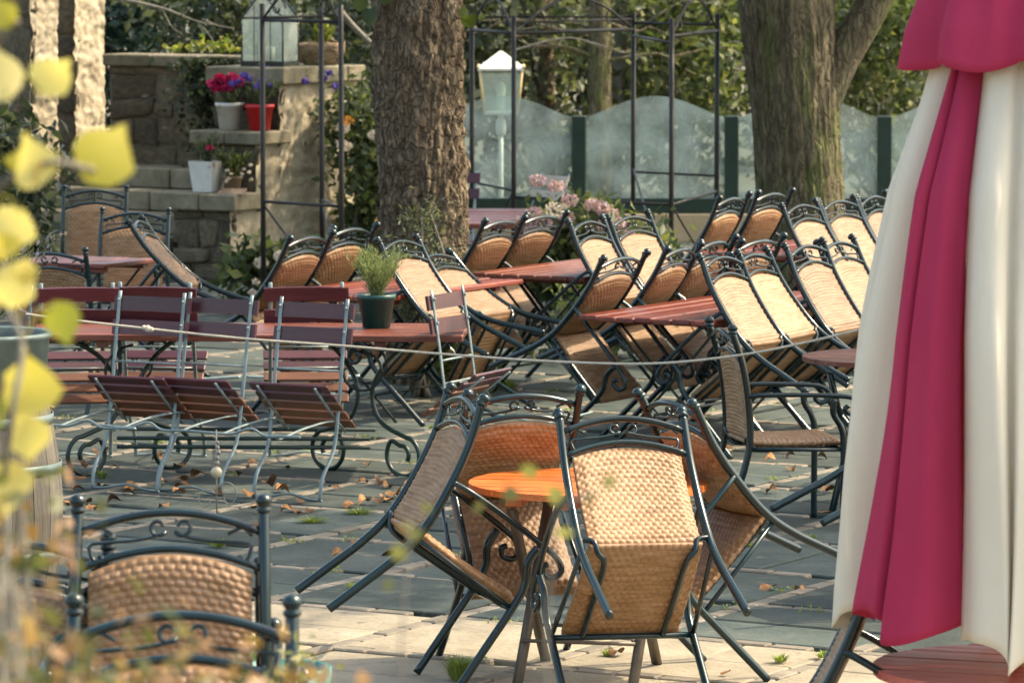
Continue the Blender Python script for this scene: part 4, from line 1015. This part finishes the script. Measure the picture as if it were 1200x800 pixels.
for k in range(8):
    a0, a1 = BND[k], BND[k]+45
    nz_, na = 70, 40; vs = np.zeros((nz_, na, 3))
    hem = (.885, .83, .87, .88, .9, .86, .88, .87)[k]
    for i in range(nz_):
        tz = i/(nz_-1)
        for j in range(na):
            s = j/(na-1); zb = hem+.05*math.sin(s*math.pi*2+k)+.03*s
            z = zb+(3.0-zb)*tz; R = rad_at(z)
            open_ = 1-.55*tz
            tw = 6*math.sin(1.6*z+k*1.7)*tz
            spread = 1+.18*math.sin(math.pi*s)*(1-tz)
            b0_, b1_ = (a0-5+26*tz, a1-9*tz) if k % 2 == 0 else (a0-9*tz, a1-5+26*tz)
            ang_ = b0_+(b1_-b0_)*s + 7*math.sin(2*math.pi*s)*open_*(1 if k % 2 else .8) + tw*math.sin(math.pi*s)
            fold = -.44*math.exp(-(s/.085)**2)-.44*math.exp(-((s-1)/.07)**2)-.26*math.exp(-((s-(.46+.06*math.sin(z*2+k)))/.085)**2)+.05*math.sin(s*9+z*2.5+k)
            r = R*(1+fold*.55*(.55+.45*(1-tz)))*(1 - .02*math.sin(5*z+k*2+3*s))
            q = rad(ang_); vs[i, j] = (r*math.sin(q), -r*math.cos(q), z)
    idx = np.arange(nz_*na).reshape(nz_, na)
    f = np.stack([idx[:-1, :-1], idx[:-1, 1:], idx[1:, 1:], idx[1:, :-1]], -1).reshape(-1, 4)
    me = mk_np('canopy_panel', vs.reshape(-1, 3), f, True)
    o = obj('canopy_panel', me, M_red if k % 2 == 0 else M_cream, um)
    sm = o.modifiers.new('thickness', 'SOLIDIFY'); sm.thickness = .002
# top flounce
na = 160; nz_ = 24; vs = np.zeros((nz_, na, 3))
for i in range(nz_):
    tz = i/(nz_-1)
    for j in range(na):
        q = 2*math.pi*j/na; sc_ = abs(math.sin(q*4+.4))
        zb = 2.44+.035*(1-sc_); z = zb+(3.06-zb)*tz
        R = float(np.interp(z, [2.4, 2.55, 2.75, 2.95, 3.06], [.335, .315, .25, .14, .03]))*(1+.10*math.sin(q*8+.8)*(1-tz)+.04*math.sin(q*13))
        vs[i, j] = (R*math.sin(q), -R*math.cos(q), z)
idx = np.arange(nz_*na).reshape(nz_, na); nx = np.roll(idx, -1, 1)
o = obj('top_flounce', mk_np('top_flounce', vs.reshape(-1, 3), np.stack([idx[:-1], nx[:-1], nx[1:], idx[1:]], -1).reshape(-1, 4), True), M_red, um)
sm = o.modifiers.new('thickness', 'SOLIDIFY'); sm.thickness = .002

# ================================================================== ROPE
rp = [at(30, 368, 23.1), at(85, 375, 23.05), at(173, 385, 23.0), at(290, 397, 22.9), at(400, 405, 22.75), at(510, 414, 22.5), at(640, 423, 22.2), at(760, 426, 21.7), at(860, 417, 21.3), at(940, 402, 21.1), at(1020, 383, 20.9), at(1110, 360, 20.7)]
base = Vector(rp[0])
t = thing('rope', 'thin pale rope strung in front of the chairs across the terrace', 'rope', base)
sp = spline([Vector(p)-base for p in rp], 14)
obj('cord', mk('cord', tube(sp, .0058, 8)), M_rope, t)
kn = Vector(at(173, 385, 22.99))-base
obj('knot', mk('knot', join(ball(kn, .018), ball(kn+Vector((.018, 0, -.004)), .013), ball(kn+Vector((-.018, 0, .005)), .013))), M_rope, t)

# ================================================================== POTS
def pot(label, loc, R0, R1, h, mat, cat='flower pot', name='flower_pot', n=20, rim=True, sqr=False):
    t = thing(name, label, cat, loc)
    prof = [(.0001, 0), (R0, 0), (R1*.97, h*.86)]+([(R1*1.04, h*.86), (R1*1.05, h)] if rim else [(R1, h)])+[(R1*.92, h), (R1*.88, h*.88)]
    v, f = lathe(prof, 4 if sqr else n)
    obj('body', mk('body', (v, f), not sqr and True), mat, t, None, (0, 0, math.pi/4+ang if sqr else 0))
    obj('soil', mk('soil', lathe([(.0001, h*.90), (R1*.89, h*.88)], 4 if sqr else n)), M_potsoil, t, None, (0, 0, math.pi/4+ang if sqr else 0))
    return t
def plant_in(t, z0, R, hgt, n, size, mat, aspect=.2, name='foliage', cx=0, upd=1.2):
    """fine stems fanning out of a pot"""
    ns = max(8, n//40); P = []; D = []
    for _ in range(ns):
        a_ = random.uniform(0, 2*math.pi); s = random.random()**.6; tip = np.array([math.cos(a_)*R*s, math.sin(a_)*R*s, hgt*random.uniform(.6, 1.0)])
        for k in range(n//ns):
            u_ = random.random()**.7; p_ = tip*np.array([u_**1.3, u_**1.3, u_]); P.append(p_+RNG.normal(size=3)*.012+np.array([cx, 0, z0])); D.append(tip/np.linalg.norm(tip)*upd)
    return obj(name, leaf_mesh(name, np.array(P), size, aspect, dirs=np.array(D)), mat, t)
pp = gp(441, 384, .757); pp.y += .02
t = pot('dark green plastic pot with a feathery herb on the long table', (pp.x, pp.y, .757), .072, .098, .175, M_teal)
plant_in(t, .14, .20, .29, 2600, .032, LG_herb, .12); plant_in(t, .14, .12, .22, 500, .03, LG_herb, .2, 'foliage')
def ledge(px, py, k):
    zt = (.71, 1.20, 1.70)[k]; q = gp(px, py, zt); return Vector((q.x, q.y, zt+.002))
l = uv(O3, -.33, .16, .712)
t = pot('square white enamel pot with rust stains on the lowest ledge', l, .125, .165, .25, M_white, sqr=True, rim=False)
plant_in(t, .2, .16, .28, 700, .05, LG_grey, .15); flower_heads(t, [Vector((.02, -.1, .36))], .03, LG_mag, 40)
t = pot('small pot with white blossoms beside the rusty square pot', uv(O3, -.12, .20, .712), .06, .08, .13, M_tile)
plant_in(t, .1, .17, .24, 700, .05, LG_mid, .35); flower_heads(t, [Vector((random.uniform(-.05, .16), -.12, random.uniform(.08, .24))) for _ in range(9)], .014, LG_cream, 20, .018, 'blossom')
t = thing('roof_tile', 'old clay tile lying on the lowest ledge right of the pots', 'tile', uv(O3, -.04, .07, .712), (.25, 0, ang+.3))
obj('body', mk('body', cbox(-.11, .11, -.08, .08, .0, .018, .004), False), M_tile, t)
t = pot('white round pot with magenta heather on the middle ledge', uv(O3, -.38, .56, 1.202), .085, .115, .22, M_white)
plant_in(t, .18, .17, .17, 900, .045, LG_grey, .15)
flower_heads(t, [Vector((x, -.02, z)) for x, z in ((-.14, .38), (-.08, .42), (-.02, .40), (.03, .43), (.07, .39), (-.11, .34), (-.04, .35), (.02, .35))], .042, LG_mag, 70, .04)
t = pot('red pot with silver foliage and violet flowers on the middle ledge', uv(O3, -.10, .58, 1.202), .085, .115, .21, M_redpot)
plant_in(t, .18, .19, .22, 1100, .045, LG_grey, .15)
flower_heads(t, [Vector((x, -.08, z)) for x, z in ((-.22, .38), (-.16, .40), (-.08, .42), (-.02, .36), (.03, .41), (-.12, .45), (.10, .37))], .028, LG_viol, 40, .03)
t = thing('trailing_violets', 'violet flowers trailing over the top slab of the pier', 'flowers', uv(O3, .02, 1.0, 1.713))
flower_heads(t, [Vector((x, -.03, z)) for x, z in ((-.27, -.02), (.05, -.12), (.20, -.10), (.30, -.16), (.24, -.05))], .03, LG_viol, 40, .03)
P = RNG.normal(size=(160, 3))*np.array([.2, .03, .05])+np.array([.02, 0, -.05]); obj('foliage', leaf_mesh('foliage', P, .03, .3), LG_grey, t)
# glass house lantern on the pier
gl = uv(O3, -.30, 1.05, 1.709)
t = thing('glass_lantern', 'house shaped glass candle lantern on top of the stone pier', 'lantern', gl, (0, 0, ang+.1))
obj('base_frame', mk('base_frame', cbox(-.20, .20, -.15, .15, 0, .045, .004), False), M_frame, t)
hw, hd, z1, z2 = .19, .14, .40, .62
cs = [(-hw, -hd), (hw, -hd), (hw, hd), (-hw, hd)]
for x, y in cs: obj('bar', mk('bar', tube([(x, y, .04), (x, y, z1)], .008, 6)), M_frame, t)
for (x0, y0), (x1, y1) in zip(cs, cs[1:]+cs[:1]): obj('bar', mk('bar', tube([(x0, y0, z1), (x1, y1, z1)], .008, 6)), M_frame, t)
for x, y in cs: obj('bar', mk('bar', tube([(x, y, z1), (0 if False else x*.0, y, z2)], .008, 6)), M_frame, t)
obj('bar', mk('bar', tube([(0, -hd, z2), (0, hd, z2)], .008, 6)), M_frame, t)
for sy in (-1, 1):
    obj('pane', mk('pane', extr([(-hw, .045), (hw, .045), (hw, z1), (0, z2), (-hw, z1)], 0, .003), False), M_lampglass, t, (0, sy*hd, 0), (math.pi/2, 0, 0))
    obj('pane', mk('pane', cbox(-.0015, .0015, -hd+.01, hd-.01, .05, z1, .0005), False), M_lampglass, t, (sy*hw, 0, 0))
    obj('bar', mk('bar', tube([(sy*.075, -hd, .045), (sy*.075, -hd, z1+.1)], .005, 6)), M_frame, t)
obj('candle', mk('candle', lathe([(.0001, .05), (.04, .05), (.04, .16), (.0001, .16)], 14)), M_cream, t)
bk_ = uv(O3, -.16, 1.60, 1.703)
t = thing('twig_basket', 'rough brown twig basket on the far end of the pier', 'basket', bk_)
v, f = lathe([(.0001, 0), (.13, 0), (.19, .08), (.20, .16), (.18, .19), (.15, .15), (.12, .05)], 20); obj('body', mk('body', (v, f)), M_straw, t)
tw = []
for k in range(46):
    a_ = random.uniform(0, 6.28); z = random.uniform(.02, .2); r_ = .14+.06*min(1, z/.1); a2 = a_+random.uniform(.5, 1.2)
    pts = [(r_*1.03*math.cos(a_+(a2-a_)*q/4), r_*1.03*math.sin(a_+(a2-a_)*q/4), z+.015*math.sin(q*2)) for q in range(5)]; tw.append(tube(pts, .006, 5))
obj('twigs', mk('twigs', join(*tw)), M_straw, t)
plant_in(t, .14, .14, .22, 220, .07, LG_yel, .3)
# barrel, tub and lavender
bl = (-2.19, 19.0)
t = thing('wine_barrel', 'grey weathered oak barrel at the left edge', 'barrel', (*bl, 0))
ns = 20
vs, fs = [], []
prof = [(z, .27+.055*math.sin(math.pi*(z/.88))) for z in np.linspace(0, .88, 9)]
dq = math.pi/ns*.96
for z, r in prof:
    for q in (-dq, 0, dq): vs.append((r*math.cos(q), r*math.sin(q), z))
    for q in (dq, -dq): vs.append(((r-.025)*math.cos(q), (r-.025)*math.sin(q), z))
for i in range(8):
    for k in range(5): fs.append((i*5+k, i*5+(k+1) % 5, (i+1)*5+(k+1) % 5, (i+1)*5+k))
fs.append((4, 3, 2, 1, 0)); fs.append((40, 41, 42, 43, 44))
sm_ = mk('stave', (vs, fs), False); sm_.materials.append(M_stave)
for k in range(ns): obj('stave', sm_, None, t, None, (0, 0, 2*math.pi*k/ns))
for z in (.06, .26, .62, .82):
    r = .272+.055*math.sin(math.pi*z/.88); obj('hoop', mk('hoop', lathe([(r+.001, z-.02), (r+.006, z-.02), (r+.006, z+.02), (r+.001, z+.02)], 40)), M_zinc, t)
obj('lid', mk('lid', lathe([(.0001, .865), (.26, .865), (.26, .85)], 30)), M_stave, t)
t = thing('zinc_tub', 'blue green zinc tub on top of the barrel planted with lavender', 'tub', (*bl, .869))
obj('body', mk('body', lathe([(.0001, 0), (.25, 0), (.275, .28), (.29, .29), (.285, .31), (.27, .30), (.255, .24)], 30)), M_zinc, t)
obj('soil', mk('soil', lathe([(.0001, .26), (.26, .25)], 24)), M_potsoil, t)
plant_in(t, .25, .34, .52, 3000, .045, LG_grey, .14); plant_in(t, .30, .38, .52, 900, .03, LG_lav, .5, 'flower_spikes')
flower_heads(t, [Vector((x, y, z)) for x, y, z in ((.05, -.2, .48), (-.1, -.15, .52), (.12, -.1, .5))], .03, LG_ora, 40, .03)
t = pot('tall teal glazed planter at the bottom beside the stacked chairs', ((330-600)/FPX*12.4, 12.4, 0), .13, .125, .84, M_glaze, 'planter', 'glazed_planter', 28)

# garden stake with a ball
sk = gp(254, 610)
t = thing('garden_stake', 'ornamental wire garden stake with a glass ball before the folding chairs', 'garden stake', sk)
obj('rod', mk('rod', tube([(0, 0, 0), (0, 0, .2), (0, 0, .44)], .004, 6)), M_stakewire, t)
obj('ball', mk('ball', ball((0, 0, .235), .028, 14, 10)), M_ball, t)
parts = []
for k in range(6): parts.append(ball((random.uniform(-.012, .012), 0, .28+.025*k), .014-.0012*k, 6, 4))
obj('ornament', mk('ornament', join(*parts)), M_stakewire, t)
pts = [(.055+.055*(1-.07*i)*math.cos(2.6-i*.6), 0, .12+.075*(1-.07*i)*math.sin(2.6-i*.6)) for i in range(12)]
obj('curl', mk('curl', tube(spline(pts, 3), .003, 5)), M_stakewire, t)
pts = [(-.05+.05*(1-.07*i)*math.cos(.5+i*.6), 0, .10+.06*(1-.07*i)*math.sin(.5+i*.6)) for i in range(12)]
obj('curl', mk('curl', tube(spline(pts, 3), .003, 5)), M_stakewire, t)

# ================================================================== FALLEN LEAVES, TUFTS
DL = [m.copy() for m in LEAVES]
for m in DL:
    for v in m.vertices: v.co.z += .28*abs(v.co.x)**1.2+.10*math.sin(v.co.y*5+v.co.x*4)
    m.materials.append(M_dryleaf)
spots = [(340, 598), (330, 602), (118, 572), (85, 577), (160, 572), (910, 577), (975, 572), (968, 577), (905, 690), (933, 694), (848, 790), (445, 592), (452, 588), (430, 590), (970, 601),
         (300, 545), (205, 548), (120, 535), (80, 560), (145, 580), (225, 560), (280, 560), (355, 590), (365, 600), (395, 575), (190, 540), (260, 525), (870, 490), (850, 530), (930, 535), (800, 500),
         (600, 520), (510, 560), (480, 575), (420, 565), (330, 575), (720, 770), (390, 655), (450, 650), (560, 470), (630, 470), (900, 612), (98, 590), (110, 600), (70, 600), (310, 600), (350, 605)]
for _ in range(55): spots.append((random.gauss(260, 150) if random.random() < .7 else random.uniform(400, 980), random.gauss(575, 22)))
spots = [q for q in spots if q[1] > 480]
for i, (px, py) in enumerate(spots):
    p = gp(px, py); s = random.uniform(.045, .10)
    o = obj('fallen_leaf', DL[i % 4], None, None, (p.x, p.y, .012), (random.uniform(-.45, .45), random.uniform(-.4, .4), random.uniform(0, 6.28)), (s, s, s))
    tag(o, 'dry orange brown leaf fallen on the slate paving', 'leaf', 'fallen leaves on the paving')
def tuft(label, px, py, R, hgt, n, cat='grass', name='grass_tuft'):
    p = gp(px, py); t = thing(name, label, cat, p, group='grass tufts in the paving joints')
    vs, fs = [], []
    for k in range(n):
        a_ = random.uniform(0, 6.28); r0 = R*.4*random.random(); le = random.uniform(.4, 1.0); lean = random.uniform(.2, 1.0)*R
        b0 = Vector((math.cos(a_)*r0, math.sin(a_)*r0, 0)); d_ = Vector((math.cos(a_), math.sin(a_), 0)); s_ = Vector((-math.sin(a_), math.cos(a_), 0))*.003
        m_ = b0+d_*lean*.4+Vector((0, 0, hgt*le*.7)); e_ = b0+d_*lean+Vector((0, 0, hgt*le))
        i0 = len(vs); vs += [b0-s_, b0+s_, m_+s_*.8, m_-s_*.8, e_]; fs += [(i0, i0+1, i0+2, i0+3), (i0+3, i0+2, i0+4)]
    obj('blades', mk('blades', (vs, fs), False), LG_grass, t)
tuft('bushy grass tuft between the slabs at the bottom below the orange table', 538, 796, .09, .10, 260)
for k, (px, py, R, h_, n_, lab) in enumerate([(412, 691, .04, .04, 60, 'small grass tuft left of the tipped chair feet'), (420, 602, .10, .03, 120, 'moss and grass patch right of the long table feet'), (365, 612, .1, .03, 110, 'grass patch before the long table leg'),
        (915, 775, .05, .035, 80, 'grass in the joint right of the tipped chair'), (712, 768, .04, .03, 60, 'grass blades under the front tipped chair'), (965, 770, .05, .03, 60, 'grass in the joint left of the umbrella hem'), (880, 640, .05, .02, 60, 'thin grass near the level chair'),
        (120, 560, .05, .05, 70, 'grass by the leftmost folding chair'), (255, 640, .08, .04, 90, 'grass behind the big chair stack'), (595, 455, .12, .07, 160, 'weeds under the middle chairs'), (950, 632, .04, .03, 50, 'grass below the chair foot by the umbrella'), (510, 555, .05, .03, 60, 'grass right of the long table')]):
    tuft(lab, px, py, R, h_, n_)
jt = thing('joint_moss', 'green moss and weeds in the paving joints', 'moss'); jt['kind'] = 'stuff'
# weed leaves along random joints
Pm = []
for i, j, c in cells:
    if c.y < 14 or c.y > 30: continue
    for q in range(2):
        if random.random() < .45:
            base = c+V*(CELL/2-.05 if random.random() < .5 else CELL/2+.05)+U*random.uniform(-.4, .4) if random.random() < .5 else c+U*(CELL/2-.05)+V*random.uniform(-.4, .4)
            for _ in range(18): Pm.append((base.x+random.gauss(0, .035), base.y+random.gauss(0, .035), .004+abs(random.gauss(0, .008))))
o = obj('moss', leaf_mesh('moss', np.array(Pm), .022, .5, up=1.0), LG_grass, jt); o['kind'] = 'stuff'

# ================================================================== FOREGROUND PLANTS
def vine():
    d = 5.0
    b = Vector(at(-60, 330, d)); t = thing('vine', 'yellow autumn vine leaves hanging out of focus at the left edge', 'vine', b)
    def stem(pts, r=.0035): obj('stem', mk('stem', tube(spline([Vector(at(x, y, d+dd))-b for x, y, dd in pts], 6), r, 6)), M_barkg, t)
    stem([(-60, 330, 0), (-20, 250, .05), (10, 210, 0), (60, 190, -.1), (110, 200, -.05)]); stem([(-40, 290, 0), (-5, 340, .05), (25, 400, 0), (15, 480, -.05), (5, 560, 0)]); stem([(-50, 320, 0), (-30, 150, .1), (-10, 60, .05), (20, 25, 0)])
    L = [(8, 112, 62, 20, 0), (48, 108, 52, -40, .05), (105, 208, 75, -35, 0), (40, 215, 62, 20, -.1), (55, 195, 50, 80, 0), (25, 250, 55, 140, .05), (10, 30, 38, 30, 0), (35, 345, 60, 60, 0), (65, 358, 48, 200, -.05),
         (32, 425, 78, 170, .0), (28, 490, 55, 190, .05), (10, 545, 62, 175, 0), (-5, 350, 50, 100, .1),  (8, 300, 36, 30, 0), (0, 470, 50, 150, 0), (42, 318, 30, 90, 0)]
    stems = [o_ for o_ in t.children]
    ps = [v.co.copy() for o_ in bpy.data.objects if o_.parent == t for v in o_.data.vertices]
    for x, y, s_, a_, dd in L:
        q = Vector(at(x, y, d+dd))-b; n_ = min(ps, key=lambda p_: (p_-q).length); m_ = n_.lerp(q, .5)+Vector((0, 0, .012))
        obj('petiole', mk('petiole', tube(spline([n_, m_, q], 4), .0013, 5)), LG_vine, t)
    leaf_objs(t, LG_vine, [(Vector(at(x, y, d+dd))-b, s/1080.0*1.1, (rad(75+random.uniform(-35, 35)), rad(a_), random.uniform(-.6, .6)+math.pi)) for x, y, s, a_, dd in L])
vine()
def fgbush(label, px, py, d, R, n, size):
    c = at(px, py, d); t = thing('foreground_bush', label, 'bush', (c.x, c.y, 0), group='blurred flowers in the foreground')
    P, cc = clump_points(n, R, 46, .045, .2); P[:, 2] += c.z
    obj('foliage', leaf_mesh('foliage', P, size, .6), LG_autumn, t)
    parts = [limb((random.uniform(-.04, .04), random.uniform(-.04, .04), 0), (q[0], q[1], q[2]+c.z), .006, .002, bend=.05, n=5, seg=3) for q in cc[:30]]
    obj('stem', mk('stem', join(*parts)), M_barkg, t)
fgbush('blurred ochre and pink flowering bush across the bottom left corner', 105, 858, 4.3, (.17, .2, .075), 560, .026)
fgbush('blurred ochre flowers at the bottom below the chair stack', 275, 865, 4.5, (.10, .15, .055), 130, .026)
fgbush('blurred tan flowers at the left edge below the barrel', 5, 650, 5.0, (.03, .08, .07), 110, .028)
d = 4.6
b = at(650, 900, d)
sprig('blurred thin twig with green leaves in front of the orange table', b, [b, at(640, 760, d), at(648, 660, d), at(655, 600, d), at(700, 575, d)],
      [(at(x, y, d+random.uniform(-.1, .1)), s*.42, rr()) for x, y, s in ((620, 560, .05), (650, 590, .06), (715, 570, .04), (600, 585, .045), (660, 630, .05), (560, 600, .03), (690, 590, .03))], LG_olive, 'twig', 'twig', .0015)
b = at(480, 900, d)
sprig('blurred thin twig with pale leaves left of the orange table', b, [b, at(470, 780, d), at(475, 690, d), at(480, 610, d)],
      [(at(x, y, d+random.uniform(-.1, .1)), s*.42, rr()) for x, y, s in ((470, 655, .05), (485, 635, .045), (455, 690, .03), (500, 600, .03), (480, 620, .035))], LG_olive, 'twig', 'twig', .0012)
b = at(345, 900, 8.5)
shrub('weed_stalk', 'blurred weed stalk right of the big chair stack', 'weed', (b.x, 8.5, 0), (.04, .04, .09), 120, .026, LG_olive, nclump=14, spread=.03, hz=1.42)
